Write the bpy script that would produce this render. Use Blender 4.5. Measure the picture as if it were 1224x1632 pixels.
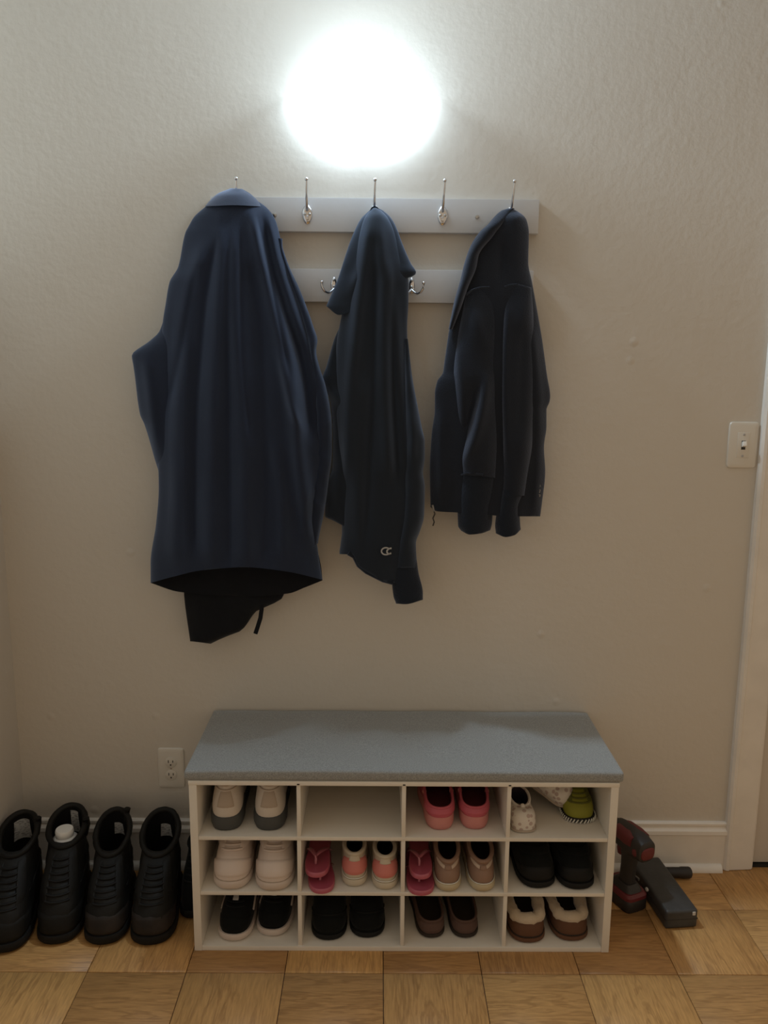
import bpy, bmesh, math, random
from mathutils import Vector, Matrix, noise
random.seed(7)
for o in list(bpy.data.objects): bpy.data.objects.remove(o)
S = bpy.context.scene
COL = S.collection
PI = math.pi

# ------------------------------------------------------------------ camera, world, exposure
F_PX = 1276.3
CAM = Vector((-.0643, -2.1465, 1.4353))
PITCH, YAW, ROLL = .174, -.0056, .0084
cp, sp, cy, sy = math.cos(PITCH), math.sin(PITCH), math.cos(YAW), math.sin(YAW)
FW = Vector((-sy*cp, cy*cp, -sp)); R0 = Vector((cy, sy, 0)); U0 = R0.cross(FW)
RT = math.cos(ROLL)*R0 + math.sin(ROLL)*U0
UP = -math.sin(ROLL)*R0 + math.cos(ROLL)*U0
cd = bpy.data.cameras.new('camera'); cam = bpy.data.objects.new('camera', cd); COL.objects.link(cam)
cd.sensor_fit = 'HORIZONTAL'; cd.sensor_width = 36; cd.lens = F_PX/1224*36; cd.clip_start = .02
m = Matrix((RT, UP, -FW)).transposed().to_4x4(); m.translation = CAM
cam.matrix_world = m
S.camera = cam

W = bpy.data.worlds.new('world'); S.world = W; W.use_nodes = True
bg = W.node_tree.nodes['Background']
bg.inputs[0].default_value = (1.0, .80, .58, 1); bg.inputs[1].default_value = .42
BOWL_E, BULB_E, LAMP_W = 3.0, 40.0, 44.0
LAMP_COL = (.68, .855, 1.0, 1)
S.view_settings.view_transform = 'Standard'; S.view_settings.look = 'None'
S.view_settings.gamma = 1; S.view_settings.use_curve_mapping = False
S.view_settings.exposure = 0.0


def ray(u, v): return FW + (u-612)/F_PX*RT - (v-816)/F_PX*UP
def aty(u, v, Y):
    d = ray(u, v); t = (Y-CAM.y)/d.y; return CAM + t*d
def atz(u, v, Z):
    d = ray(u, v); t = (Z-CAM.z)/d.z; return CAM + t*d


# ------------------------------------------------------------------ materials
def nt_mat(name):
    m = bpy.data.materials.new(name); m.use_nodes = True
    return m, m.node_tree, m.node_tree.nodes['Principled BSDF']
def mat(name, col, rough=.6, metal=0, sheen=0, bump=0, scale=200, var=0, vscale=8, coat=0, spec=.5, sheen_tint=None):
    m, t, b = nt_mat(name)
    b.inputs['Base Color'].default_value = (*col, 1); b.inputs['Roughness'].default_value = rough
    b.inputs['Metallic'].default_value = metal; b.inputs['Sheen Weight'].default_value = sheen
    b.inputs['Sheen Roughness'].default_value = .5
    if sheen_tint: b.inputs['Sheen Tint'].default_value = (*sheen_tint, 1)
    b.inputs['Coat Weight'].default_value = coat; b.inputs['Specular IOR Level'].default_value = spec
    if bump or var: tc = t.nodes.new('ShaderNodeTexCoord')
    if bump:
        n = t.nodes.new('ShaderNodeTexNoise'); n.inputs['Scale'].default_value = scale; n.inputs['Detail'].default_value = 3
        t.links.new(tc.outputs['Object'], n.inputs['Vector'])
        bp = t.nodes.new('ShaderNodeBump'); bp.inputs['Strength'].default_value = bump; bp.inputs['Distance'].default_value = .002
        t.links.new(n.outputs['Fac'], bp.inputs['Height']); t.links.new(bp.outputs['Normal'], b.inputs['Normal'])
    if var:
        n2 = t.nodes.new('ShaderNodeTexNoise'); n2.inputs['Scale'].default_value = vscale; n2.inputs['Detail'].default_value = 5
        t.links.new(tc.outputs['Object'], n2.inputs['Vector'])
        r = t.nodes.new('ShaderNodeValToRGB')
        r.color_ramp.elements[0].position = .35; r.color_ramp.elements[1].position = .65
        r.color_ramp.elements[0].color = (*[c*(1-var) for c in col], 1)
        r.color_ramp.elements[1].color = (*[min(1, c*(1+var)) for c in col], 1)
        t.links.new(n2.outputs['Fac'], r.inputs['Fac']); t.links.new(r.outputs['Color'], b.inputs['Base Color'])
    return m
def emit(name, col, e):
    m = bpy.data.materials.new(name); m.use_nodes = True; t = m.node_tree; t.nodes.clear()
    o = t.nodes.new('ShaderNodeOutputMaterial'); n = t.nodes.new('ShaderNodeEmission')
    n.inputs[0].default_value = col; n.inputs[1].default_value = e; t.links.new(n.outputs[0], o.inputs[0]); return m

def glow_glass(name, col, e, clear=.6):
    m = emit(name, col, e); t = m.node_tree; o = [n for n in t.nodes if n.type == 'OUTPUT_MATERIAL'][0]
    en = [n for n in t.nodes if n.type == 'EMISSION'][0]
    tr = t.nodes.new('ShaderNodeBsdfTransparent'); ad = t.nodes.new('ShaderNodeAddShader')
    tr.inputs[0].default_value = (clear, clear, clear, 1)
    t.links.new(en.outputs[0], ad.inputs[0]); t.links.new(tr.outputs[0], ad.inputs[1]); t.links.new(ad.outputs[0], o.inputs[0])
    return m
def wall_material():
    m, t, b = nt_mat('wall_paint'); b.inputs['Base Color'].default_value = (.60, .555, .49, 1)
    b.inputs['Roughness'].default_value = .55; b.inputs['Specular IOR Level'].default_value = .35
    tc = t.nodes.new('ShaderNodeTexCoord')
    n = t.nodes.new('ShaderNodeTexNoise'); n.inputs['Scale'].default_value = 55; n.inputs['Detail'].default_value = 4
    n2 = t.nodes.new('ShaderNodeTexNoise'); n2.inputs['Scale'].default_value = 7; n2.inputs['Detail'].default_value = 2
    vo = t.nodes.new('ShaderNodeTexVoronoi'); vo.inputs['Scale'].default_value = 5.5
    mr = t.nodes.new('ShaderNodeMapRange'); mr.interpolation_type = 'SMOOTHSTEP'
    mr.inputs[1].default_value = .0; mr.inputs[2].default_value = .085; mr.inputs[3].default_value = 1; mr.inputs[4].default_value = 0
    for x in (n, n2, vo): t.links.new(tc.outputs['Object'], x.inputs['Vector'])
    t.links.new(vo.outputs['Distance'], mr.inputs[0])
    a = t.nodes.new('ShaderNodeMath'); a.operation = 'MULTIPLY_ADD'; a.inputs[1].default_value = .22
    t.links.new(n.outputs['Fac'], a.inputs[0])
    a2 = t.nodes.new('ShaderNodeMath'); a2.operation = 'MULTIPLY_ADD'; a2.inputs[1].default_value = .45
    t.links.new(n2.outputs['Fac'], a2.inputs[0])
    sc = t.nodes.new('ShaderNodeMath'); sc.operation = 'MULTIPLY'; sc.inputs[1].default_value = .5
    t.links.new(mr.outputs[0], sc.inputs[0])
    t.links.new(sc.outputs[0], a2.inputs[2]); t.links.new(a2.outputs[0], a.inputs[2])
    bp = t.nodes.new('ShaderNodeBump'); bp.inputs['Strength'].default_value = .8; bp.inputs['Distance'].default_value = .005
    t.links.new(a.outputs[0], bp.inputs['Height']); t.links.new(bp.outputs['Normal'], b.inputs['Normal'])
    return m

def wood_material():
    m, t, b = nt_mat('oak_parquet'); b.inputs['Roughness'].default_value = .42; b.inputs['Specular IOR Level'].default_value = .35
    tc = t.nodes.new('ShaderNodeTexCoord'); oi = t.nodes.new('ShaderNodeObjectInfo')
    mp = t.nodes.new('ShaderNodeMapping'); mp.inputs['Scale'].default_value = (1.0, 9.0, 1.0)
    off = t.nodes.new('ShaderNodeVectorMath'); off.operation = 'MULTIPLY_ADD'
    cb = t.nodes.new('ShaderNodeCombineXYZ')
    for i, k in enumerate((17.3, 31.7, 53.1)):
        mm = t.nodes.new('ShaderNodeMath'); mm.operation = 'MULTIPLY'; mm.inputs[1].default_value = k
        t.links.new(oi.outputs['Random'], mm.inputs[0]); t.links.new(mm.outputs[0], cb.inputs[i])
    t.links.new(tc.outputs['Object'], mp.inputs['Vector'])
    ad = t.nodes.new('ShaderNodeVectorMath'); ad.operation = 'ADD'
    t.links.new(mp.outputs[0], ad.inputs[0]); t.links.new(cb.outputs[0], ad.inputs[1])
    n = t.nodes.new('ShaderNodeTexNoise'); n.inputs['Scale'].default_value = 4.2; n.inputs['Detail'].default_value = 4; n.inputs['Distortion'].default_value = .9
    f = t.nodes.new('ShaderNodeTexNoise'); f.inputs['Scale'].default_value = 26; f.inputs['Detail'].default_value = 3
    for x in (n, f): t.links.new(ad.outputs[0], x.inputs['Vector'])
    wv = t.nodes.new('ShaderNodeMath'); wv.operation = 'MULTIPLY'; wv.inputs[1].default_value = 26
    sn = t.nodes.new('ShaderNodeMath'); sn.operation = 'SINE'
    t.links.new(n.outputs['Fac'], wv.inputs[0]); t.links.new(wv.outputs[0], sn.inputs[0])
    mr = t.nodes.new('ShaderNodeMapRange'); mr.inputs[1].default_value = .35; mr.inputs[2].default_value = 1
    t.links.new(sn.outputs[0], mr.inputs[0])
    r = t.nodes.new('ShaderNodeValToRGB')
    r.color_ramp.elements[0].position = 0; r.color_ramp.elements[0].color = (.50, .29, .115, 1)
    r.color_ramp.elements[1].position = 1; r.color_ramp.elements[1].color = (.40, .225, .088, 1)
    t.links.new(mr.outputs[0], r.inputs['Fac'])
    mx = t.nodes.new('ShaderNodeMixRGB'); mx.blend_type = 'MULTIPLY'; mx.inputs[0].default_value = .40
    r2 = t.nodes.new('ShaderNodeValToRGB')
    r2.color_ramp.elements[0].position = .3; r2.color_ramp.elements[0].color = (.55, .5, .45, 1)
    r2.color_ramp.elements[1].position = .7; r2.color_ramp.elements[1].color = (1.25, 1.2, 1.1, 1)
    t.links.new(f.outputs['Fac'], r2.inputs['Fac']); t.links.new(r.outputs[0], mx.inputs[1]); t.links.new(r2.outputs[0], mx.inputs[2])
    # per tile tone
    r3 = t.nodes.new('ShaderNodeValToRGB'); t.links.new(oi.outputs['Random'], r3.inputs['Fac'])
    r3.color_ramp.elements[0].color = (.78, .72, .70, 1); r3.color_ramp.elements[1].color = (1.15, 1.13, 1.05, 1)
    m2 = t.nodes.new('ShaderNodeMixRGB'); m2.blend_type = 'MULTIPLY'; m2.inputs[0].default_value = 1
    t.links.new(mx.outputs[0], m2.inputs[1]); t.links.new(r3.outputs[0], m2.inputs[2])
    t.links.new(m2.outputs[0], b.inputs['Base Color'])
    bp = t.nodes.new('ShaderNodeBump'); bp.inputs['Strength'].default_value = .15; bp.inputs['Distance'].default_value = .001
    t.links.new(f.outputs['Fac'], bp.inputs['Height']); t.links.new(bp.outputs['Normal'], b.inputs['Normal'])
    return m

def heather_material(name, dark, light, scale=620):
    m, t, b = nt_mat(name); b.inputs['Roughness'].default_value = .9; b.inputs['Sheen Weight'].default_value = .25
    tc = t.nodes.new('ShaderNodeTexCoord'); n = t.nodes.new('ShaderNodeTexNoise')
    mp = t.nodes.new('ShaderNodeMapping'); mp.inputs['Scale'].default_value = (.6, 1.2, 1)
    n.inputs['Scale'].default_value = scale; n.inputs['Detail'].default_value = 4
    t.links.new(tc.outputs['Object'], mp.inputs[0]); t.links.new(mp.outputs[0], n.inputs['Vector'])
    r = t.nodes.new('ShaderNodeValToRGB')
    r.color_ramp.elements[0].position = .36; r.color_ramp.elements[0].color = (*dark, 1)
    r.color_ramp.elements[1].position = .64; r.color_ramp.elements[1].color = (*light, 1)
    t.links.new(n.outputs['Fac'], r.inputs['Fac']); t.links.new(r.outputs[0], b.inputs['Base Color'])
    bp = t.nodes.new('ShaderNodeBump'); bp.inputs['Strength'].default_value = .35; bp.inputs['Distance'].default_value = .001
    t.links.new(n.outputs['Fac'], bp.inputs['Height']); t.links.new(bp.outputs['Normal'], b.inputs['Normal'])
    return m

def speckle_material():
    m, t, b = nt_mat('speckled_knit'); b.inputs['Roughness'].default_value = .9
    tc = t.nodes.new('ShaderNodeTexCoord'); v = t.nodes.new('ShaderNodeTexVoronoi'); v.inputs['Scale'].default_value = 70
    t.links.new(tc.outputs['Object'], v.inputs['Vector'])
    r = t.nodes.new('ShaderNodeValToRGB'); r.color_ramp.interpolation = 'CONSTANT'
    r.color_ramp.elements[0].color = (.46, .36, .32, 1); r.color_ramp.elements[1].position = .36; r.color_ramp.elements[1].color = (.66, .61, .55, 1)
    t.links.new(v.outputs['Distance'], r.inputs['Fac']); t.links.new(r.outputs[0], b.inputs['Base Color']); return m

def label_material():
    m, t, b = nt_mat('printed_label'); b.inputs['Roughness'].default_value = .8
    tc = t.nodes.new('ShaderNodeTexCoord'); w = t.nodes.new('ShaderNodeTexNoise'); w.inputs['Scale'].default_value = 220
    mp = t.nodes.new('ShaderNodeMapping'); mp.inputs['Scale'].default_value = (.5, .5, 1.4)
    t.links.new(tc.outputs['Object'], mp.inputs[0]); t.links.new(mp.outputs[0], w.inputs['Vector'])
    r = t.nodes.new('ShaderNodeValToRGB'); r.color_ramp.elements[0].position = .40; r.color_ramp.elements[1].position = .5
    r.color_ramp.elements[0].color = (.22, .22, .22, 1); r.color_ramp.elements[1].color = (.46, .46, .45, 1)
    t.links.new(w.outputs['Fac'], r.inputs['Fac']); t.links.new(r.outputs[0], b.inputs['Base Color']); return m

def ink_material():
    return mat('label_ink', (.03, .03, .03), .8)

M = dict(
    wall=wall_material(), wood=wood_material(),
    joint=mat('dark_floor_joint', (.045, .024, .010), .8),
    ceil=mat('ceiling_paint', (.72, .70, .66), .8, bump=.1, scale=90),
    trim=mat('white_trim_paint', (.74, .70, .645), .38, bump=.08, scale=60, var=.04, vscale=12),
    door=mat('door_paint', (.62, .575, .52), .42, bump=.08, scale=60),
    gap_shade=mat('painted_gap_shade', (.01, .008, .006), .9),  # shade of the gap under the door, put into the colour
    board=mat('white_board_paint', (.58, .585, .60), .42, bump=.12, scale=80),
    chrome=mat('polished_chrome', (.72, .72, .74), .14, metal=1),
    screw=mat('screw_metal', (.5, .5, .5), .3, metal=1),
    plate=mat('almond_plastic', (.66, .62, .55), .32),
    slot=mat('socket_slot', (.03, .025, .02), .7),
    switch=mat('switch_toggle_white', (.85, .83, .78), .3),
    bench=mat('cream_melamine', (.74, .695, .62), .5, var=.03, vscale=5),
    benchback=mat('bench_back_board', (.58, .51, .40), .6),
    cushion=heather_material('grey_heather_fabric', (.20, .207, .206), (.345, .352, .345)),
    piping=mat('cushion_side_fabric', (.16, .15, .145), .9, bump=.4, scale=300),
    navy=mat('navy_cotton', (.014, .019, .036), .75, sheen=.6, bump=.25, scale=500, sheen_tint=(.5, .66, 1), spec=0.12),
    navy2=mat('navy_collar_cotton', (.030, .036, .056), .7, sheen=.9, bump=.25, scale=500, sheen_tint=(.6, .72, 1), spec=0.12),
    black1=mat('black_lining', (.008, .009, .012), .85, sheen=.1, bump=.2, scale=300, spec=0.12),
    black2=mat('black_sweat_fabric', (.010, .013, .018), .72, sheen=.65, bump=.2, scale=600, sheen_tint=(.55, .7, 1), spec=0.12),
    fleece=mat('black_fleece', (.012, .014, .019), .95, sheen=.55, bump=.5, scale=350, sheen_tint=(.6, .7, .95), spec=0.12),
    rib=mat('black_ribbed_cuff', (.010, .013, .019), .9, sheen=.45, sheen_tint=(.6, .7, .95), bump=.6, scale=250, spec=0.12),
    logo=mat('grey_logo_thread', (.40, .39, .38), .8),
    zip=mat('grey_zip_pull', (.26, .25, .24), .5),
    zipdark=mat('dark_zip_cord', (.05, .045, .04), .7),
    bootleather=mat('black_boot_leather', (.0075, .007, .006), .6, bump=.35, scale=90, var=.35, vscale=14, spec=0.25),
    bootsole=mat('boot_sole_rubber', (.010, .009, .008), .75, bump=.3, scale=120, spec=0.25),
    bootbrown=mat('worn_brown_black_toe', (.022, .017, .014), .62, bump=.4, scale=110, var=.3, vscale=20, spec=0.25),
    dark=mat('dark_lining', (.008, .008, .008), .95, spec=0.12),
    label=label_material(), ink=ink_material(),
    white=mat('white_plastic', (.82, .82, .80), .35),
    sneaker=mat('white_leather', (.66, .56, .50), .55, bump=.12, scale=150),
    sneakersole=mat('white_rubber_sole', (.60, .51, .45), .6),
    beige=mat('beige_canvas', (.60, .53, .46), .85, bump=.4, scale=320),
    beigetrim=mat('beige_suede', (.42, .34, .27), .9, bump=.3, scale=200),
    greysole=mat('charcoal_sole', (.060, .062, .060), .7, bump=.15, scale=80),
    pinkclog=mat('pink_foam', (.50, .095, .13), .55),
    pinkclog2=mat('light_pink_foam_sole', (.56, .22, .20), .6),
    plum=mat('plum_strap', (.10, .02, .03), .5),
    speck=speckle_material(), pom=mat('cream_pompom', (.72, .66, .58), .95, bump=.8, scale=200),
    inner=mat('purple_brown_lining', (.035, .025, .03), .95),
    lime=mat('yellow_green_canvas', (.24, .235, .020), .75, bump=.25, scale=250),
    limedark=mat('olive_lace', (.10, .10, .012), .8),
    stripew=mat('cream_sole_stripe', (.70, .68, .60), .6), stripeb=mat('black_sole_stripe', (.012, .012, .012), .7),
    pinkflop=mat('glossy_pink_rubber', (.42, .085, .130), .28, coat=.4),
    pinkflop2=mat('pink_clear_strap', (.40, .12, .16), .22, coat=.5),
    pinkheel=mat('coral_pink_leather', (.62, .20, .17), .6),
    cream=mat('cream_leather', (.56, .49, .38), .6, bump=.1, scale=200),
    tan=mat('tan_canvas', (.27, .165, .115), .8, bump=.3, scale=260),
    tanlight=mat('light_tan_stripe', (.52, .40, .31), .7),
    tansole=mat('cream_sole', (.50, .42, .28), .65),
    blackshoe=mat('matte_black_fabric', (.005, .006, .006), .8, sheen=.05, bump=.25, scale=250, spec=0.12),
    blacksole=mat('black_rubber', (.007, .007, .007), .65, spec=0.25),
    brownflat=mat('brown_suede', (.10, .055, .042), .85, bump=.3, scale=260),
    brownin=mat('dark_brown_insole', (.030, .020, .014), .9),
    slipper=mat('brown_slipper_suede', (.115, .050, .024), .85, bump=.35, scale=220),
    sherpa=mat('cream_sherpa', (.56, .46, .34), 1.0, sheen=.4, bump=1.0, scale=160),
    drillblack=mat('drill_black_plastic', (.022, .019, .018), .55, bump=.1, scale=200),
    drillred=mat('drill_red_plastic', (.12, .014, .018), .5),
    drillgrey=mat('drill_grey_metal', (.13, .13, .125), .4, metal=.6),
    casegrey=mat('charcoal_case', (.040, .040, .040), .5, bump=.2, scale=150, var=.15, vscale=30),
    chip=mat('bare_scuff', (.55, .53, .50), .8),
    bowl=glow_glass('glowing_frosted_glass', LAMP_COL, BOWL_E), bulb=emit('lit_bulb', LAMP_COL, BULB_E),
    brass=mat('sconce_bracket', (.6, .6, .6), .3, metal=1),
)

# ------------------------------------------------------------------ builders
def obj(name, verts, faces, m, parent=None, smooth=False, loc=None, auto=None):
    me = bpy.data.meshes.new(name); me.from_pydata([tuple(v) for v in verts], [], faces); me.validate(); me.update()
    bm = bmesh.new(); bm.from_mesh(me); bmesh.ops.recalc_face_normals(bm, faces=bm.faces); bm.to_mesh(me); bm.free()
    if smooth:
        for p in me.polygons: p.use_smooth = True
        if auto: me.set_sharp_from_angle(angle=auto)
    if m is not None: me.materials.append(m)
    o = bpy.data.objects.new(name, me); COL.objects.link(o)
    if parent: o.parent = parent
    if loc is not None: o.location = loc
    return o
def wobj(name, verts, faces, m, parent, **k):
    """vertices in world coordinates, parent an unrotated Empty"""
    l = parent.location
    return obj(name, [Vector(v)-l for v in verts], faces, m, parent, **k)
def tag(o, label, cat, group=None):
    o['label'] = label; o['category'] = cat
    if group: o['group'] = group
    return o
def struct(o): o['kind'] = 'structure'; return o
def thing(name, label, cat, loc=(0, 0, 0), rz=0, group=None, rot=None):
    o = bpy.data.objects.new(name, None); COL.objects.link(o); o.empty_display_size = .05
    o.location = loc; o.rotation_euler = rot if rot else (0, 0, rz)
    return tag(o, label, cat, group)
def bm_obj(name, bm, m, parent=None, smooth=False, auto=None, loc=None):
    bmesh.ops.recalc_face_normals(bm, faces=bm.faces)
    me = bpy.data.meshes.new(name); bm.to_mesh(me); bm.free()
    if smooth:
        for p in me.polygons: p.use_smooth = True
        if auto: me.set_sharp_from_angle(angle=auto)
    me.materials.append(m)
    o = bpy.data.objects.new(name, me); COL.objects.link(o)
    if parent: o.parent = parent
    if loc is not None: o.location = loc
    return o
def add_box(bm, a, b, bev=0, seg=2):
    r = bmesh.ops.create_cube(bm, size=1)['verts']
    for v in r: v.co = Vector([(a[i]+b[i])/2 + v.co[i]*(b[i]-a[i]) for i in range(3)])
    if bev:
        es = list({e for v in r for e in v.link_edges})
        bmesh.ops.bevel(bm, geom=es, offset=bev, segments=seg, affect='EDGES', profile=.6)
def box(name, a, b, m, parent=None, bev=0, seg=2, loc=None):
    bm = bmesh.new(); add_box(bm, a, b, bev, seg)
    return bm_obj(name, bm, m, parent, smooth=bool(bev), auto=.9, loc=loc)
def tube_geo(pts, rad, n=10, closed=False, flat=1.0, upv=None):
    """tube along pts; rad scalar or list; flat squashes along the second axis"""
    pts = [Vector(p) for p in pts]; k = len(pts); V = []; Fc = []
    for i, p in enumerate(pts):
        if closed: d = pts[(i+1) % k]-pts[i-1]
        else: d = pts[min(i+1, k-1)]-pts[max(i-1, 0)]
        d.normalize()
        u = Vector(upv) if upv else Vector((0, 0, 1))
        if abs(d.dot(u)) > .95: u = Vector((1, 0, 0))
        a = d.cross(u).normalized(); b = a.cross(d).normalized()
        r = rad[i] if isinstance(rad, (list, tuple)) else rad
        for j in range(n):
            t = 2*PI*j/n; V.append(p + a*r*math.cos(t) + b*r*flat*math.sin(t))
    for i in range(k if closed else k-1):
        for j in range(n):
            q = (i+1) % k; Fc.append((i*n+j, i*n+(j+1) % n, q*n+(j+1) % n, q*n+j))
    if not closed:
        Fc.append(tuple(range(n))[::-1]); Fc.append(tuple((k-1)*n+j for j in range(n)))
    return V, Fc
def tube(name, pts, rad, m, parent=None, **k):
    V, Fc = tube_geo(pts, rad, **k); return obj(name, V, Fc, m, parent, smooth=True, auto=1.2)
def lathe(name, prof, m, parent=None, n=20, axis='Z', loc=None):
    V = []; Fc = []
    for r, h in prof:
        for j in range(n):
            t = 2*PI*j/n; c, s = r*math.cos(t), r*math.sin(t)
            V.append({'Z': (c, s, h), 'Y': (c, h, s), 'X': (h, c, s)}[axis])
    k = len(prof)
    for i in range(k-1):
        for j in range(n): Fc.append((i*n+j, i*n+(j+1) % n, (i+1)*n+(j+1) % n, (i+1)*n+j))
    Fc.append(tuple(range(n))); Fc.append(tuple((k-1)*n+j for j in range(n)))
    return obj(name, V, Fc, m, parent, smooth=True, loc=loc, auto=.9)
def lerp(a, b, t): return a+(b-a)*t
def pl(pts, x):
    """piecewise-linear (x, y) lookup"""
    if x <= pts[0][0]: return pts[0][1]
    for (a, b), (c, d) in zip(pts, pts[1:]):
        if x <= c: return b+(d-b)*(x-a)/(c-a) if c > a else d
    return pts[-1][1]
def cr(pts, x):
    """smooth monotone (x, y) lookup"""
    if x <= pts[0][0]: return pts[0][1]
    if x >= pts[-1][0]: return pts[-1][1]
    n = len(pts)
    for i in range(n-1):
        if x <= pts[i+1][0]:
            x0, y0 = pts[i]; x1, y1 = pts[i+1]; h = x1-x0
            if h <= 0: return y1
            d = (y1-y0)/h
            dp = (y0-pts[i-1][1])/((x0-pts[i-1][0]) or 1e-6) if i > 0 else d
            dn = (pts[i+2][1]-y1)/((pts[i+2][0]-x1) or 1e-6) if i < n-2 else d
            m0 = 0 if dp*d <= 0 else 2*dp*d/(dp+d)
            m1 = 0 if dn*d <= 0 else 2*dn*d/(dn+d)
            t = (x-x0)/h
            return y0*(1+2*t)*(1-t)**2+h*m0*t*(1-t)**2+y1*t*t*(3-2*t)+h*m1*t*t*(t-1)
def sm(a, b, x):
    t = max(0, min(1, (x-a)/(b-a))); return t*t*(3-2*t)

# ------------------------------------------------------------------ the room
XL, XR, YF, ZC = -1.0907, 2.15, -3.4, 2.46
DX0, DX1, DZ = 1.028, 1.84, 2.05
wb = bmesh.new()
add_box(wb, (XL-.1, 0, -.05), (DX0+.012, .12, ZC)); add_box(wb, (DX1, 0, -.05), (XR+.1, .12, ZC)); add_box(wb, (DX0+.012, 0, DZ), (DX1, .12, ZC))
struct(bm_obj('wall_back', wb, M['wall']))
struct(box('wall_left', (XL-.1, -2.4, -.05), (XL, 0, ZC), M['wall']))
struct(box('ceiling', (XL-.1, -1.1, ZC), (XR+.1, .12, ZC+.1), M['ceil']))
floor = struct(box('floor', (XL-.1, YF, -.06), (XR+.1, .16, -.004), M['joint']))
T, TX, TY = .2385, -.0471, -.4304
tile_me = None
random.seed(3)
for j in range(-9, 3):
    for i in range(-6, 10):
        x0, y0 = TX+i*T, TY+j*T
        if x0+T < XL-.02 or x0 > XR or y0 > .1 or y0 < YF: continue
        if tile_me is None:
            h = T/2-.0009
            t = box('parquet_tile', (-h, -h, -.012), (h, h, 0), M['wood'], floor, bev=.0009, seg=1); tile_me = t.data
        else:
            t = bpy.data.objects.new('parquet_tile', tile_me); COL.objects.link(t); t.parent = floor
        t.location = (x0+T/2, y0+T/2, random.uniform(-.0005, 0))
        hor = (i+j) % 2 == (-3-1) % 2
        t.rotation_euler = (0, 0, (0 if hor else PI/2) + random.choice((0, PI)))
# skirting, shoe moulding, casing, door
BP = [(0, .148), (-.007, .148), (-.011, .144), (-.011, .137), (-.008, .134), (-.010, .130), (-.016, .123), (-.017, .112), (-.013, .108), (-.013, 0), (0, 0)]
def run_x(name, prof, x0, x1, m, parent=None, miter=0):
    V = []; k = len(prof)
    for x in (x0, x1):
        for y, z in prof: V.append((x - (y*miter if x == x0 else 0), y, z))
    Fc = [(i, (i+1) % k, k+(i+1) % k, k+i) for i in range(k)] + [tuple(range(k))[::-1], tuple(range(k, 2*k))]
    return obj(name, V, Fc, m, parent)
def run_y(name, prof, y0, y1, x, m):
    V = []; k = len(prof)
    for yy in (y0, y1):
        for a, z in prof: V.append((x-a, yy, z))
    Fc = [(i, (i+1) % k, k+(i+1) % k, k+i) for i in range(k)] + [tuple(range(k))[::-1], tuple(range(k, 2*k))]
    return obj(name, V, Fc, m)
CX0 = .953
struct(run_x('baseboard_back', BP, XL, CX0+.002, M['trim']))
struct(run_y('baseboard_left', BP, 0, -2.4, XL, M['trim']))
QR = [(-.012, 0), (-.012, .020)] + [(-.012-.019*math.sin(a), .020*math.cos(a)) for a in [k*PI/2/6 for k in range(1, 6)]] + [(-.031, 0)]
struct(run_x('trim_1', QR, XL+.031, .945, M['trim']))
struct(run_y('trim_2', QR, 0, -2.4, XL, M['trim']))
def casing(name, x0, x1, z1):
    pr = [(x0, 0), (x0, -.014), (x0+.006, -.020), (x0+.014, -.021), (x0+.018, -.017), (x1-.012, -.013), (x1-.006, -.012), (x1, -.008), (x1, .03), (x0+.02, .03)]
    pr[-2] = (x1, 0); pr = pr[:-1]
    V = []; k = len(pr)
    for z in (.001, z1):
        for x, y in pr: V.append((x, y, z))
    Fc = [(i, (i+1) % k, k+(i+1) % k, k+i) for i in range(k)] + [tuple(range(k))[::-1], tuple(range(k, 2*k))]
    return struct(obj(name, V, Fc, M['trim']))
casing('trim_3', CX0, DX0+.0135, DZ+.07)
struct(box('trim_4', (DX1-.012, -.018, .001), (DX1+.065, 0, DZ+.07), M['trim'], bev=.004))
struct(box('trim_5', (DX0+.0136, -.018, DZ-.012), (DX1-.0125, 0, DZ+.07), M['trim'], bev=.004))
d = struct(bpy.data.objects.new('door_1', None)); COL.objects.link(d); d.location = (DX0+.02, .012, 0)
dw = DX1-DX0-.028
box('slab', (-.0025, 0, .008), (dw, .038, DZ-.004), M['door'], d, bev=.003)
box('threshold_gap_shade', (-.008, -.012, -.003), (dw+.008, .1, .004), M['gap_shade'], d)  # threshold plate, coloured near black to stand in for shade under the door
for z0, z1 in ((.24, .92), (1.08, 1.86)):
    for x0, x1 in ((.13, .36), (.44, .67)):
        bm = bmesh.new(); add_box(bm, (x0, -.004, z0), (x1, .004, z1), .004, 2); bm_obj('panel', bm, M['door'], d, True, .9)
kn = lathe('knob', [(.006, -.01), (.012, -.03), (.024, -.045), (.026, -.06), (.014, -.068)], M['chrome'], d, axis='Y', loc=(.70, .004, .95))

# ------------------------------------------------------------------ sconce
SX, SZ = -.115, 2.105
sc = thing('wall_sconce', 'lit half-bowl frosted glass wall sconce glowing above the coat rack', 'lamp', (SX, 0, SZ))
V = []; Fc = []; NA, NB = 32, 14
RA, RD, RH = .190, .150, .150
for off in (0, .004):
    for i in range(NB+1):
        s = i/NB*PI/2
        for j in range(NA+1):
            a = PI*j/NA; c = max(.04, math.cos(s)**.85)
            V.append(((RA-off)*c*math.cos(a), -.002-(RD-off)*c*math.sin(a), -(RH-off)*math.sin(s)))
n1 = (NA+1)*(NB+1)
for b in (0, n1):
    for i in range(NB):
        for j in range(NA):
            q = b+i*(NA+1)+j; Fc.append((q, q+1, q+NA+2, q+NA+1))
for j in range(NA): Fc.append((j, j+1, n1+j+1, n1+j))
obj('glass_bowl', V, Fc, M['bowl'], sc, smooth=True)
box('wall_bracket', (-.05, -.012, -.10), (.05, 0, -.01), M['brass'], sc, bev=.004)
tube('lamp_holder', [(0, -.010, -.08), (0, -.07, -.08), (0, -.09, -.072), (0, -.09, -.050)], .014, M['brass'], sc)
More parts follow.
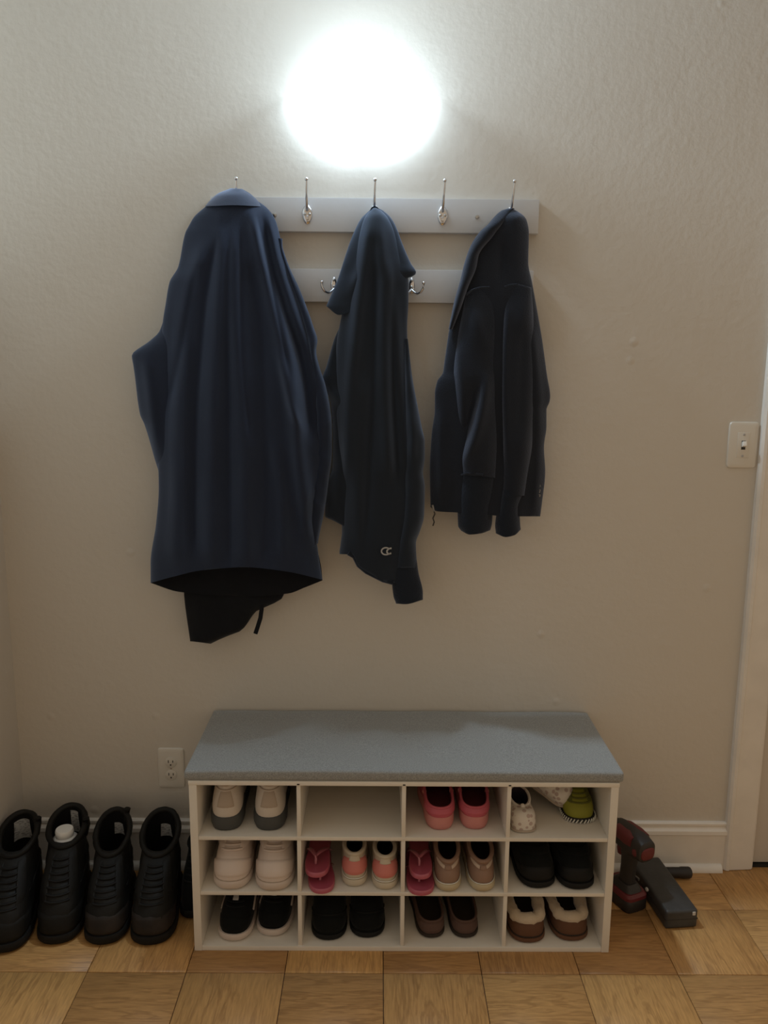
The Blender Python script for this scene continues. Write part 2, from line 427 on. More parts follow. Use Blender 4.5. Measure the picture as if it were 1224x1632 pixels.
lathe('bulb', [(.012, -.022), (.016, -.008), (.028, .012), (.033, .032), (.030, .050), (.018, .062), (.004, .066)], M['bulb'], sc, loc=(-.012, -.09, -.040))

ld = bpy.data.lights.new('bulb_light', 'POINT'); ld.energy = LAMP_W; ld.color = LAMP_COL[:3]; ld.shadow_soft_size = .035
ld.use_nodes = True; lt = ld.node_tree; le = [n for n in lt.nodes if n.type == 'EMISSION'][0]
lf = lt.nodes.new('ShaderNodeLightFalloff'); lf.inputs[0].default_value = 1.0; lt.links.new(lf.outputs['Constant'], le.inputs['Strength'])
lo = bpy.data.objects.new('bulb_light', ld); COL.objects.link(lo); lo.parent = sc; lo.location = (0, -.095, .075)

# ------------------------------------------------------------------ coat racks
HX = [-.426, -.2525, -.083, .0895, .262]
def rack(name, label, x0, x1, z0, z1):
    r = thing(name, label, 'coat rack', ((x0+x1)/2, 0, z0))
    box('board', (x0-(x0+x1)/2, -.020, 0), (x1-(x0+x1)/2, 0, z1-z0), M['board'], r, bev=.0015)
    return r
r1 = rack('coat_rack', 'upper white wooden rack board with five tall single chrome hooks', -.497, .3337, 1.783, 1.8655)
def oval(name, w, h, t, m, parent, loc):
    V = []; Fc = []; n = 24
    for k, (s, y) in enumerate(((1, 0), (1, -t*.4), (.82, -t*.85), (.5, -t))):
        for j in range(n):
            a = 2*PI*j/n; V.append((w/2*s*math.cos(a), y, h/2*s*math.sin(a)))
    for k in range(3):
        for j in range(n): Fc.append((k*n+j, k*n+(j+1) % n, (k+1)*n+(j+1) % n, (k+1)*n+j))
    Fc.append(tuple(3*n+j for j in range(n))); Fc.append(tuple(range(n)))
    return obj(name, V, Fc, m, parent, smooth=True, loc=loc, auto=.9)
def ballgeo(name, r, m, parent, loc, sc_=(1, 1, 1), seg=12):
    bm = bmesh.new(); bmesh.ops.create_uvsphere(bm, u_segments=seg, v_segments=seg//2+2, radius=r)
    for v in bm.verts: v.co = Vector((v.co.x*sc_[0], v.co.y*sc_[1], v.co.z*sc_[2]))
    return bm_obj(name, bm, m, parent, True, loc=loc)
cxr = (-.497+.3337)/2
for x in HX:
    h = oval('hook', .026, .046, .006, M['chrome'], r1, (x-cxr, -.020, 1.824-1.783))
    tube('prong', [(0, -.004, .010), (0, -.014, .018), (0, -.024, .034), (.001, -.032, .055), (.0015, -.037, .074)], [.0042, .0036, .0030, .0027, .0026], M['chrome'], h, n=8)
    ballgeo('ball_tip', .0048, M['chrome'], h, (.0015, -.0375, .0765))
    for dx, dz in ((0, .010), (-.006, 0), (.006, 0), (0, -.012)):
        ballgeo('screw_head', .0036, M['screw'], h, (dx, -.006, dz), (1, .5, 1), 8)
    tube('lower_prong', [(0, -.004, -.006), (0, -.013, -.013), (0, -.019, -.012)], [.004, .0035, .004], M['chrome'], h, n=8)
for x in (-.335, .177): lathe('mounting_screw', [(.0055, 0), (.005, -.003), (.002, -.004)], M['screw'], r1, n=12, axis='Y', loc=(x-cxr, -.020, 1.8225-1.783))
r2 = rack('coat_rack', 'lower white wooden rack board with chrome double-prong hooks', -.49, .326, 1.610, 1.692)
cx2 = (-.49+.326)/2
for u in (-.186, .014):
    h = oval('double_hook', .017, .040, .005, M['chrome'], r2, (u-cx2, -.020, 1.652-1.610))
    for s in (-1, 1):
        p = [(0, -.005, -.010), (s*.006, -.013, -.017), (s*.014, -.020, -.021), (s*.022, -.026, -.018), (s*.028, -.030, -.009), (s*.029, -.031, .003)]
        tube('prong', p, [.0035, .0034, .0033, .0032, .0032, .0034], M['chrome'], h, n=8)
        ballgeo('ball_tip', .0043, M['chrome'], h, (s*.029, -.031, .004))
    for dz in (.012, -.004): ballgeo('screw_head', .0036, M['screw'], h, (0, -.005, dz), (1, .5, 1), 8)

# ------------------------------------------------------------------ garments
def shell(name, m, parent, L, Rr, top, hem, yb, depth, folds=(), back=.5, nu=64, nv=110, wr=.0025, wsc=9, power=2.2, seed=0, slant=0):
    """closed cloth shell. L/Rr: outline (v,u) lists; top/hem: (s,v) curves; yb: distance of the edge from the wall
    (number or (v,d) list); depth: (v,d) list; folds: (points[(v,u)], amplitude, width px)"""
    f_yb = (lambda v: pl(yb, v)) if isinstance(yb, (list, tuple)) else (lambda v: yb)
    V = []; Fc = []
    for side in (0, 1):
        for i in range(nv+1):
            t = i/nv
            for j in range(nu+1):
                s = .5-.5*math.cos(PI*j/nu)
                v = lerp(pl(top, s), cr(hem, s), t)
                u = lerp(cr(L, v), cr(Rr, v), s)
                prof = max(0, 1-abs(2*s-1)**power)**.6
                d0 = cr(depth, v)
                Y = f_yb(v)
                if side == 0:
                    y = Y + d0*prof + slant*(s-.5)
                    for pts, amp, w in folds:
                        v0, v1 = pts[0][0], pts[-1][0]
                        if v < v0-15 or v > v1+15: continue
                        e = sm(v0-15, v0+35, v)*(1-sm(v1-35, v1+15, v))
                        x = (u-cr(pts, v))/w
                        if amp > 0: y += amp*e*math.exp(-x*x)*min(1, prof*2)
                        else: y += amp*e*math.exp(-(math.sqrt(x*x+.35)-.59)*1.4)*min(1, prof*2)
                    p0 = Vector((u*.01*wsc/6, v*.01*wsc/16, seed*7.3))
                    y += wr*min(1, prof*1.5)*(noise.noise(p0)*1.6+noise.noise(p0*2.7)*.7)
                else:
                    y = Y - d0*back*prof
                y = max(y, .003)
                V.append(aty(u, v, -y))
    n = (nu+1)*(nv+1)
    for b in (0, n):
        for i in range(nv):
            for j in range(nu):
                q = b+i*(nu+1)+j
                Fc.append((q, q+1, q+nu+2, q+nu+1))
    for j in range(nu):
        Fc.append((j, j+1, n+j+1, n+j)); q = nv*(nu+1)+j; Fc.append((q, q+1, n+q+1, n+q))
    for i in range(nv):
        q = i*(nu+1); Fc.append((q, q+nu+1, n+q+nu+1, n+q)); q += nu; Fc.append((q, q+nu+1, n+q+nu+1, n+q))
    l = parent.location
    V = [p-l for p in V]
    me = bpy.data.meshes.new(name); me.from_pydata([tuple(p) for p in V], [], Fc)
    bm = bmesh.new(); bm.from_mesh(me); bmesh.ops.remove_doubles(bm, verts=bm.verts, dist=1e-5)
    bmesh.ops.recalc_face_normals(bm, faces=bm.faces); bm.to_mesh(me); bm.free()
    for p in me.polygons: p.use_smooth = True
    me.set_sharp_from_angle(angle=1.3)
    me.materials.append(m); o = bpy.data.objects.new(name, me); COL.objects.link(o); o.parent = parent
    return o
def vu(*a): return [(b, c) for c, b in a]       # (u,v) pairs -> (v,u)
def seam(name, m, parent, pts, y, r=1.0):
    """raised stitched seam; pts in the plane y (number or list)"""
    P = [aty(u, v, -(y[i] if isinstance(y, list) else y))-parent.location for i, (u, v) in enumerate(pts)]
    return tube(name, P, r*.001, m, parent, n=6)

# --- navy overshirt with the black garment beneath it
J0 = aty(376, 930, -.09)
j0 = thing('dark_garment', 'black garment hanging underneath the navy overshirt, its lower corner and strap showing', 'garment', aty(360, 1020, -.06))
shell('body', M['black1'], j0,
      vu((372, 312), (355, 335), (320, 420), (300, 600), (290, 850), (293, 943), (303, 1022)),
      vu((380, 312), (395, 335), (420, 420), (450, 600), (455, 900), (452, 950), (430, 965), (411, 972), (391, 998), (385, 1005), (372, 1010), (336, 1025)),
      [(0, 312), (1, 312)], [(0, 1022), (1, 1026)], [(300, .05), (400, .048), (900, .055), (1030, .055)],
      [(310, .004), (400, .012), (800, .02), (950, .03), (1030, .022)],
      folds=[(vu((340, 930), (362, 1000)), -.008, 10), (vu((318, 930), (322, 1010)), .008, 14)], wr=.004, nu=40, seed=4)
P = [aty(u, v, -.072)-j0.location for u, v in ((416, 955), (417, 970), (415, 985), (411, 998), (407, 1010))]
tube('strap', P, .0058, M['black1'], j0, n=8, flat=.3, upv=(0, 1, 0))

j1 = thing('overshirt', 'large navy blue overshirt with pointed collar hanging from the first hook', 'shirt', aty(376, 930, -.09))
shell('sleeve', M['navy'], j1,
      vu((262, 505), (254, 528), (239, 543), (210, 567), (212, 580), (214, 593), (223, 660), (230, 676), (247, 733), (254, 758), (256, 790)),
      vu((290, 505), (300, 560), (300, 650), (295, 730), (285, 790)), [(0, 505), (1, 505)], [(0, 790), (1, 790)],
      .070, [(500, .012), (570, .035), (700, .04), (790, .02)], folds=[(vu((232, 570), (250, 720)), .010, 9), (vu((215, 570), (270, 600)), .006, 8)], nu=36, nv=60, seed=1)
shell('sleeve', M['navy'], j1,
      vu((440, 380), (455, 430), (478, 500), (492, 560), (500, 640), (500, 740), (488, 800), (490, 850), (498, 872)),
      vu((450, 394), (461, 425), (478, 462), (490, 493), (500, 522), (506, 543), (504, 559), (509, 584), (518, 611), (525, 643), (529, 680), (529, 718), (524, 764), (517, 814), (508, 858), (506, 872)),
      [(0, 380), (1, 380)], [(0, 872), (1, 866)], .078, [(380, .006), (450, .02), (560, .03), (760, .04), (870, .02)],
      folds=[(vu((480, 790), (528, 775)), .004, 8)] + [([(700+k*28, 480), (742+k*28, 530)], .006, 7) for k in range(4)], wr=.005, wsc=26, nu=36, nv=90, seed=2)
shell('body', M['navy'], j1,
      vu((372, 304), (348, 312), (329, 328), (309, 346), (302, 358), (295, 372), (284, 425), (270, 450), (264, 484), (259, 518), (256, 600), (251, 700), (253, 777), (249, 832), (240, 898), (240, 930)),
      vu((380, 304), (398, 312), (410, 320), (425, 331), (436, 345), (441, 357), (450, 394), (470, 460), (490, 520), (507, 590), (518, 640), (521, 700), (514, 780), (502, 830), (507, 880), (514, 924)),
      [(0, 304), (1, 304)], [(0, 929), (.12, 920), (.3, 909), (.55, 904), (.8, 911), (1, 924)],
      [(300, .060), (340, .066), (420, .075), (600, .085), (930, .085)], [(302, .012), (330, .034), (420, .048), (600, .06), (800, .07), (930, .08)],
      folds=[(vu((402, 335), (418, 400), (436, 480), (455, 560), (468, 640), (478, 740), (498, 870)), .026, 13),
             (vu((428, 345), (445, 420), (470, 500), (498, 575), (515, 640)), .016, 9),
             (vu((418, 345), (432, 420), (455, 500), (482, 590), (496, 700)), -.020, 9),
             (vu((357, 366), (350, 480), (341, 640), (336, 800), (338, 905)), .014, 15),
             (vu((374, 366), (374, 480), (388, 640), (392, 905)), .012, 14),
             (vu((366, 366), (362, 500), (364, 700), (366, 905)), -.012, 9),
             (vu((325, 385), (300, 480), (285, 600), (282, 760), (280, 900)), .014, 14),
             (vu((312, 430), (292, 540), (268, 650)), -.010, 9),
             (vu((400, 420), (418, 560), (424, 760), (420, 905)), -.016, 14),
             (vu((445, 560), (462, 640), (480, 690)), .010, 7),
             (vu((410, 345), (428, 430), (446, 520), (462, 600)), -.014, 5), (vu((384, 366), (384, 520), (398, 700)), -.009, 5),
             (vu((345, 380), (326, 500), (312, 700), (310, 880)), -.010, 7), (vu((300, 540), (296, 720), (300, 900)), .006, 9),
             (vu((438, 700), (450, 800), (452, 900)), .010, 10)],
      back=.25, nu=170, nv=190, wr=.004, seed=3)
shell('back_panel', M['black1'], j1,
      vu((246, 885), (241, 905), (240, 929)), vu((508, 885), (512, 905), (514, 924)), [(0, 885), (1, 885)],
      [(0, 929), (.16, 943), (.35, 948), (.6, 950), (.8, 946), (.9, 936), (1, 925)], .070, [(880, .012), (950, .02)], nu=60, nv=16, wr=.004, wsc=20, seed=5)
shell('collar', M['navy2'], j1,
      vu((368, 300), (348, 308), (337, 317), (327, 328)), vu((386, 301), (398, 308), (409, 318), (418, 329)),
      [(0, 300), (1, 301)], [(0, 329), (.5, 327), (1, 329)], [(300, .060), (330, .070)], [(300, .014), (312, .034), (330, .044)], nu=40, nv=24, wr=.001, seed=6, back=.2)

# --- black sweat jacket in the middle
j2 = thing('hooded_jacket', 'black zip jacket with a small grey C emblem near the hem on the middle hook', 'jacket', aty(597, 930, -.08))
shell('sleeve', M['black2'], j2,
      vu((542, 520), (533, 540), (520, 585), (514, 602), (520, 622), (528, 644), (531, 712), (530, 744), (522, 772), (518, 823), (530, 832), (538, 838)),
      vu((570, 520), (575, 600), (580, 700), (570, 800), (556, 850)), [(0, 520), (1, 520)], [(0, 824), (.3, 836), (1, 845)],
      .060, [(520, .01), (600, .035), (700, .04), (845, .03)], folds=[(vu((522, 610), (556, 660)), .010, 9), (vu((530, 590), (560, 600)), -.008, 9), (vu((535, 560), (545, 660)), -.008, 9)], wr=.005, wsc=18, nu=40, nv=70, seed=11)
shell('body', M['black2'], j2,
      vu((594, 331), (588, 337), (578, 350), (570, 372), (563, 400), (555, 450), (545, 500), (535, 560), (533, 650), (540, 740), (545, 845), (543, 865), (541, 878)),
      vu((600, 331), (607, 335), (620, 348), (629, 366), (637, 392), (646, 425), (651, 450), (651, 478), (649, 523), (650, 558), (655, 600), (663, 649), (668, 720), (668, 800), (655, 880), (645, 930)),
      [(0, 331), (1, 331)], [(0, 883), (.18, 884), (.28, 902), (.5, 917), (.7, 927), (1, 931)],
      [(330, .062), (450, .070), (900, .072)], [(331, .012), (345, .032), (450, .046), (650, .055), (850, .062), (930, .05)],
      folds=[(vu((590, 345), (578, 430), (566, 540), (556, 640), (552, 760)), .016, 11),
             (vu((602, 345), (612, 460), (614, 600), (620, 760)), .014, 11),
             (vu((600, 420), (596, 560), (588, 760), (580, 880)), -.012, 10),
             (vu((622, 420), (632, 540), (640, 660), (648, 760)), .012, 9),
             (vu((628, 430), (626, 600), (634, 780)), -.012, 9),
             (vu((560, 520), (580, 508)), .006, 6),
             (vu((575, 600), (570, 760), (575, 880)), .010, 13)], nu=90, nv=130, wr=.004, seed=12)
hm = [(u, v) for u, v in ((556, 883), (566, 889), (573, 903), (585, 913), (597, 919), (611, 926), (626, 930))]
tube('hem_band', [aty(u, v-3, -.108)-j2.location for u, v in hm], .009, M['rib'], j2, n=8)
shell('sleeve', M['black2'], j2,
      vu((645, 540), (645, 620), (642, 720), (640, 800), (632, 870), (627, 905)),
      vu((650, 540), (657, 600), (666, 649), (672, 680), (677, 705), (677, 730), (674, 754), (677, 772), (676, 821), (670, 845), (663, 866), (665, 905)),
      [(0, 540), (1, 540)], [(0, 905), (1, 905)], .092, [(540, .006), (650, .03), (780, .04), (905, .028)],
      folds=[(vu((655, 640), (660, 740)), .008, 7), (vu((645, 790), (668, 800)), -.008, 6)], wr=.004, wsc=16, nu=40, nv=80, seed=13)
shell('cuff', M['rib'], j2, vu((627, 895), (625, 929), (627, 950), (631, 961)), vu((664, 890), (667, 912), (674, 945), (674, 956)),
      [(0, 895), (1, 890)], [(0, 962), (.35, 963), (1, 956)], .092, [(890, .026), (960, .022)], nu=30, nv=24, wr=.001, seed=14)
shell('hood', M['black2'], j2,
      vu((594, 331), (588, 336), (575, 349), (566, 366), (558, 385), (548, 415), (540, 440), (530, 465), (520, 488)),
      vu((600, 331), (608, 334), (625, 350), (633, 366), (640, 385), (655, 420), (663, 434), (660, 440), (652, 446), (648, 505)),
      [(0, 331), (1, 331)], [(0, 488), (.16, 502), (.3, 497), (.5, 470), (.8, 460), (1, 438)],
      [(330, .058), (400, .065), (500, .068)], [(330, .010), (350, .024), (420, .034), (500, .036)],
      folds=[(vu((590, 350), (584, 400), (560, 470)), .012, 10), (vu((606, 350), (616, 400), (630, 450)), .010, 10), (vu((598, 345), (598, 430)), -.006, 8)], nu=80, nv=60, wr=.002, seed=15, back=.3)
tube('hanging_loop', [aty(u, v, -.068)-j2.location for u, v in ((590, 338), (593, 332), (597, 329), (601, 332), (605, 338))], .003, M['rib'], j2, n=6)
# C emblem: an open ring with a slanted inner stroke
def flat_path(name, pts, w, y, m, parent):
    V = []; Fc = []
    for i, (u, v) in enumerate(pts):
        a = pts[max(i-1, 0)]; b = pts[min(i+1, len(pts)-1)]
        tx, ty = b[0]-a[0], b[1]-a[1]; l = math.hypot(tx, ty) or 1; nx, ny = -ty/l*w/2, tx/l*w/2
        for yy in (y, y-.0015):
            V += [aty(u+nx, v+ny, -yy)-parent.location, aty(u-nx, v-ny, -yy)-parent.location]
    for i in range(len(pts)-1):
        q = i*4; Fc += [(q, q+1, q+5, q+4), (q+2, q+3, q+7, q+6), (q, q+2, q+6, q+4), (q+1, q+3, q+7, q+5)]
    Fc += [(0, 1, 3, 2), (len(pts)*4-4, len(pts)*4-3, len(pts)*4-1, len(pts)*4-2)]
    return obj(name, V, Fc, m, parent)
YE = .139
emb = flat_path('emblem', [(616+7.0*math.cos(a)-1, 878.5+5.6*math.sin(a)) for a in [math.radians(40+k*14) for k in range(21)]], 2.2, YE, M['logo'], j2)
flat_path('emblem_stroke', [(624.0, 873.6), (619.5, 874.6), (616.8, 877.5), (616.8, 880.6), (619.5, 883), (623.5, 881.6)], 2.6, YE, M['logo'], j2)

# --- black fleece jacket
j3 = thing('fleece_jacket', 'black fleece zip jacket with both ribbed cuffs hanging down on the last hook', 'jacket', aty(790, 850, -.08))
b3 = shell('body', M['fleece'], j3,
      vu((812, 333), (800, 336), (776, 360), (765, 371), (750, 395), (741, 420), (735, 445), (725, 480), (716, 525), (708, 580), (706, 594), (697, 607), (693, 628), (693, 651), (688, 692), (685, 751), (686, 806)),
      vu((818, 333), (830, 340), (839, 350), (843, 371), (842, 418), (848, 450), (855, 488), (864, 541), (872, 599), (877, 632), (876, 640), (871, 653), (871, 679), (867, 713), (869, 751), (864, 800), (861, 823)),
      [(0, 333), (1, 333)], [(0, 808), (.06, 815), (.4, 818), (.7, 823), (1, 823)],
      [(330, .060), (450, .066), (830, .066)], [(333, .010), (350, .034), (450, .040), (650, .045), (830, .045)],
      folds=[(vu((800, 380), (798, 460)), -.012, 10), (vu((850, 520), (862, 700), (855, 820)), .008, 9), (vu((700, 640), (705, 800)), .008, 10)], nu=80, nv=120, wr=.0035, seed=21, back=.3)
shell('sleeve', M['fleece'], j3,
      vu((742, 455), (737, 490), (728, 540), (722, 600), (724, 640), (729, 690), (733, 730), (734, 757)),
      vu((796, 448), (798, 500), (799, 600), (798, 700), (795, 760)), [(0, 468), (.3, 458), (.6, 455), (1, 458)], [(0, 757), (1, 762)],
      .082, [(450, .016), (520, .04), (700, .05), (760, .046)],
      folds=[(vu((776, 600), (764, 666), (741, 738)), .016, 11), (vu((764, 610), (750, 666), (733, 730)), -.022, 10), (vu((730, 560), (742, 700)), .006, 8), (vu((745, 470), (775, 560)), .006, 12)], nu=60, nv=90, wr=.003, seed=22)
shell('cuff', M['rib'], j3, vu((734, 752), (731, 770), (729, 800), (730, 838), (735, 846)), vu((795, 754), (790, 790), (786, 808), (784, 835), (781, 846)),
      [(0, 752), (1, 756)], [(0, 846), (.3, 852), (.7, 850), (1, 845)], .082, [(750, .047), (850, .034)], nu=40, nv=30, wr=.002, seed=23)
shell('sleeve', M['fleece'], j3,
      vu((806, 452), (800, 500), (797, 560), (796, 640), (799, 720), (797, 790)), vu((846, 448), (850, 500), (854, 600), (850, 700), (838, 790)),
      [(0, 456), (.5, 452), (1, 458)], [(0, 790), (1, 790)], .082, [(450, .014), (520, .038), (700, .045), (790, .038)],
      folds=[(vu((808, 470), (803, 600), (806, 740)), .010, 8), (vu((835, 520), (828, 700)), -.008, 12)], nu=50, nv=90, wr=.003, seed=24)
shell('cuff', M['rib'], j3, vu((797, 782), (794, 805), (789, 838), (790, 848)), vu((838, 782), (828, 810), (829, 835), (830, 844)),
      [(0, 782), (1, 782)], [(0, 850), (.4, 856), (.75, 853), (1, 844)], .082, [(780, .039), (855, .03)], nu=40, nv=30, wr=.002, seed=25)
shell('collar', M['fleece'], j3,
      vu((810, 332), (800, 335), (776, 359), (764, 370), (749, 394), (740, 420), (734, 445), (724, 480), (715, 525)),
      vu((820, 332), (812, 345), (800, 360), (785, 379), (768, 398), (763, 408), (760, 425), (746, 458), (735, 490), (721, 525)),
      [(0, 332), (1, 332)], [(0, 525), (1, 525)], [(330, .066), (360, .082), (450, .090), (525, .086)], [(332, .010), (360, .026), (480, .026), (525, .01)], nu=40, nv=60, wr=.002, seed=26)
for nm, pts, y in (('shoulder_seam', ((743, 470), (752, 462), (765, 458), (780, 457)), [.100, .117, .122, .123]), ('shoulder_seam', ((804, 457), (812, 454), (824, 453)), [.112, .118, .121])):
    seam(nm, M['fleece'], j3, pts, y, 1.7)
for pts, y in ((((735, 757), (745, 754), (760, 755), (770, 757)), [.106, .122, .130, .132]),):
    seam('cuff_seam', M['fleece'], j3, pts, y, 2.2)
zp = tube('zip_pull', [aty(u, v, -.078)-j3.location for u, v in ((688, 806), (691, 812), (693, 819), (690, 826), (692, 832), (690, 838))], .0022, M['zipdark'], j3, n=6)
tube('zip_slider', [aty(u, v, -.079)-j3.location for u, v in ((689, 805), (692, 815))], .0032, M['zip'], j3, n=6)
for k, pts in enumerate((((857, 771), (860, 771), (861, 775), (858, 777)), ((857, 780), (861, 781), (860, 785), (856, 785)), ((857, 788), (861, 789), (860, 792)))):
    flat_path('sleeve_print', pts, 1.6, .086, M['zip'], j3)

# ------------------------------------------------------------------ shoe bench
BY0, BY1, BH = -.357, -.036, .460
bn = thing('shoe_bench', 'cream white twelve-cubby shoe storage bench against the wall', 'bench', (0, BY0, 0))
def bp(name, a, b, m=None, bev=.0012): return box(name, (a[0], a[1]-BY0, a[2]), (b[0], b[1]-BY0, b[2]), m or M['bench'], bn, bev=bev)
TH = .016
bp('side_panel', (-.52, BY0, 0), (-.52+.019, BY1, BH-.011)); bp('side_panel', (.52-.019, BY0, 0), (.52, BY1, BH-.011))
bp('top_panel', (-.521, BY0-.001, BH-.011), (.521, BY1, BH))
bp('bottom_panel', (-.501, BY0+.001, .0), (.501, BY1, .013))
SHELF = [.013, .1635, .3125]
for z in SHELF[1:]: bp('shelf', (-.501, BY0+.002, z-.010), (.501, BY1, z))
tops = [SHELF[1]-.010, SHELF[2]-.010, BH-.011]
for r in range(3):
    for x in (-.2555, 0, .2555): bp('divider', (x-.005, BY0+.003, SHELF[r]), (x+.005, BY1, tops[r]))
bp('back_panel', (-.50, BY1, .005), (.50, BY1+.004, BH-.004), M['benchback'], 0)
for x in (-.2555, 0, .2555): bp('cam_screw', (x-.003, BY0-.0018, BH-.009), (x+.003, BY0+.002, BH-.006), M['brownin'], 0)
# cushion
cu = thing('bench_cushion', 'flat grey heathered seat cushion lying on the shoe bench', 'cushion', (0, -.18, BH))
bm = bmesh.new(); x1, ya, yb_ = .531, -.176, .176
add_box(bm, (-x1, ya-.002, .0005), (x1, yb_-.002, .026), .009, 4)
bmesh.ops.subdivide_edges(bm, edges=[e for e in bm.edges if e.calc_length() > .2], cuts=24, use_grid_fill=True)
for v in bm.verts:
    if v.co.z > .02: v.co.z += .0025*noise.noise(v.co*5)+.002*sm(1, .8, abs(v.co.x/x1))
bm_obj('cover', bm, M['cushion'], cu, True, 1.2)
loop = []
for a, b, n in (((-x1+.006, ya+.004), (x1-.006, ya+.004), 30), ((x1-.006, ya+.004), (x1-.006, yb_-.008), 12), ((x1-.006, yb_-.008), (-x1+.006, yb_-.008), 30), ((-x1+.006, yb_-.008), (-x1+.006, ya+.004), 12)):
    for k in range(n): loop.append((lerp(a[0], b[0], k/n), lerp(a[1], b[1], k/n), .0225))

# ------------------------------------------------------------------ shoes
class Shoe:
    """lofted shoe: local forward is -Y (toe), heel +Y, sole on z=0"""
    def __init__(s, name, label, u, v, z, L, W, rz=0, heel=False, group=None, cat='shoe', sole=.022, k=.10, waist=.10, e=.75,
                 ac=-.18, la=.24, lb=.36, zc=.09, zk=-.01, toe=.045, bump=.0, tilt=(0, 0), pos=None, th=.004, bulge=.004, hs=.55, cg=1.0):
        s.cg = cg
        s.L, s.W, s.sole_h, s.k, s.waist, s.e = L, W, sole, k, waist, e
        s.ac, s.la, s.lb, s.zc, s.zk, s.toe, s.bump, s.th, s.bulge, s.hs = ac*L, la*L, lb*W, zc, zk, toe, bump, th, bulge, hs
        ang = rz + (PI if heel else 0)
        if pos is None:
            p = atz(u, v, z)
            c, n = math.cos(ang), math.sin(ang)
            ext = -L/2 if not heel else L/2      # local y of the point nearest the camera
            loc = (p.x - (-n)*ext, p.y - c*ext, z)
        else: loc = pos
        s.t = thing(name, label, cat, loc, group=group, rot=(tilt[0], tilt[1], ang))
    def out(s, th, off=0):
        c, n = math.cos(th), math.sin(th)
        g = (1.75 if s.e > .7 else 2.05) if c > 0 else 2.15
        hw = s.W/2*math.copysign(1-(1-min(1, abs(n)))**g, n)*(1+s.k*c-s.waist*math.exp(-((c+.1)/.4)**2))/(1+s.k*.5)
        a = s.L/2*c; l = math.hypot(a/(s.L/2)**2, hw/(s.W/2)**2) or 1
        return Vector((hw+off*hw/(s.W/2)**2/l, -(a+off*a/(s.L/2)**2/l), 0))
    def surf(s, th, t):
        c = math.cos(th)
        P0 = s.out(th, -.003); P0.z = s.sole_h*.8
        sn = math.sin(th); sn = math.copysign(1-(1-min(1, abs(sn)))**s.cg, sn)
        C = Vector((s.lb*sn, -(s.ac+s.la*c), s.zc+s.zk*c))
        w = max(0, c)**1.3
        P1 = s.out(th, s.bulge); P1.z = P0.z + lerp(s.hs*(s.zc-P0.z), s.toe*1.25, w)
        a = C+(P1-C)*.5+Vector((0, 0, s.bump)); b = C-Vector((0, 0, .35*(C.z-P0.z)))
        P2 = a*w+b*(1-w)
        q = 1-t
        return P0*q**3+P1*3*q*q*t+P2*3*q*t*t+C*t**3
    def nrm(s, th, t):
        d = 1e-3; a = s.surf(th+d, t)-s.surf(th-d, t); t1, t0 = min(1, t+d), max(0, t-d)
        n = a.cross(s.surf(th, t1)-s.surf(th, t0))
        if n.length < 1e-12: return Vector((0, 0, 1))
        n.normalize(); return n
    def build(s, m_up, m_sole, m_in, flare=.003, nt=44, ns=14, insole=None, noise_amp=0, sole_name='sole', upper_name='upper'):
        V = []; Fc = []; h = s.sole_h
        prof = [(-.006, 0), (-.001, .002), (flare, h*.35), (flare, h*.8), (flare-.002, h), (-.008, h)]
        for o, z in prof:
            for j in range(nt): p = s.out(2*PI*j/nt, o); p.z = z; V.append(p)
        for i in range(len(prof)-1):
            for j in range(nt): Fc.append((i*nt+j, i*nt+(j+1) % nt, (i+1)*nt+(j+1) % nt, (i+1)*nt+j))
        Fc += [tuple(range(nt))[::-1], tuple((len(prof)-1)*nt+j for j in range(nt))]
        obj(sole_name, V, Fc, m_sole, s.t, smooth=True, auto=.9)
        V = []; Fc = []
        for i in range(ns+1):
            for j in range(nt):
                th = 2*PI*j/nt; p = s.surf(th, i/ns)
                if noise_amp: p = p + s.nrm(th, i/ns)*noise_amp*noise.noise(p*38+Vector((s.L*90, 0, s.W*70)))*math.sin(PI*min(1, i/ns+.1))
                V.append(p)
        # rolled rim and a short turn-in
        for o in (.5, 1.0):
            for j in range(nt):
                th = 2*PI*j/nt; V.append(s.surf(th, 1)-s.nrm(th, .97)*s.th*o+Vector((0, 0, .0015 if o < 1 else -.001)))
        for i in range(ns+2):
            for j in range(nt): Fc.append((i*nt+j, i*nt+(j+1) % nt, (i+1)*nt+(j+1) % nt, (i+1)*nt+j))
        s.up = obj(upper_name, V, Fc, m_up, s.t, smooth=True)
        V = []; Fc = []; ni = 8
        for i in range(ni+1):
            t = 1-.9*i/ni
            for j in range(nt):
                th = 2*PI*j/nt; p = s.surf(th, t)-s.nrm(th, min(t, .97))*s.th*1.02
                V.append(p)
        for i in range(ni):
            for j in range(nt): Fc.append((i*nt+j, i*nt+(j+1) % nt, (i+1)*nt+(j+1) % nt, (i+1)*nt+j))
        s.lin = obj('lining', V, Fc, m_in, s.t, smooth=True)
        V = []
        for j in range(nt): p = s.out(2*PI*j/nt, -.005); p.z = h+.004; V.append(p)
        V.append(Vector((0, 0, h+.004)))
        obj('insole', V, [(j, (j+1) % nt, nt) for j in range(nt)], insole or m_in, s.t)
        return s
    def patch(s, name, th0, th1, t0, t1, off, m, parent=None, n=18, k=8, bend=0, sink=.002):
        """raised panel following the upper; bend curves the t-limits away from the centre"""
        V = []; Fc = []
        for i in range(k+1):
            for j in range(n+1):
                x = 2*j/n-1; th = lerp(th0, th1, j/n)
                f0 = t0(x) if callable(t0) else t0; f1 = t1(x) if callable(t1) else t1
                t = lerp(f0, f1, i/k)
                edge = i in (0, k) or j in (0, n)
                V.append(s.surf(th, t)+s.nrm(th, min(t, .98))*(-abs(sink) if edge else off))
        for i in range(k):
            for j in range(n): q = i*(n+1)+j; Fc.append((q, q+1, q+n+2, q+n+1))
        return obj(name, V, Fc, m, parent or s.t, smooth=True)
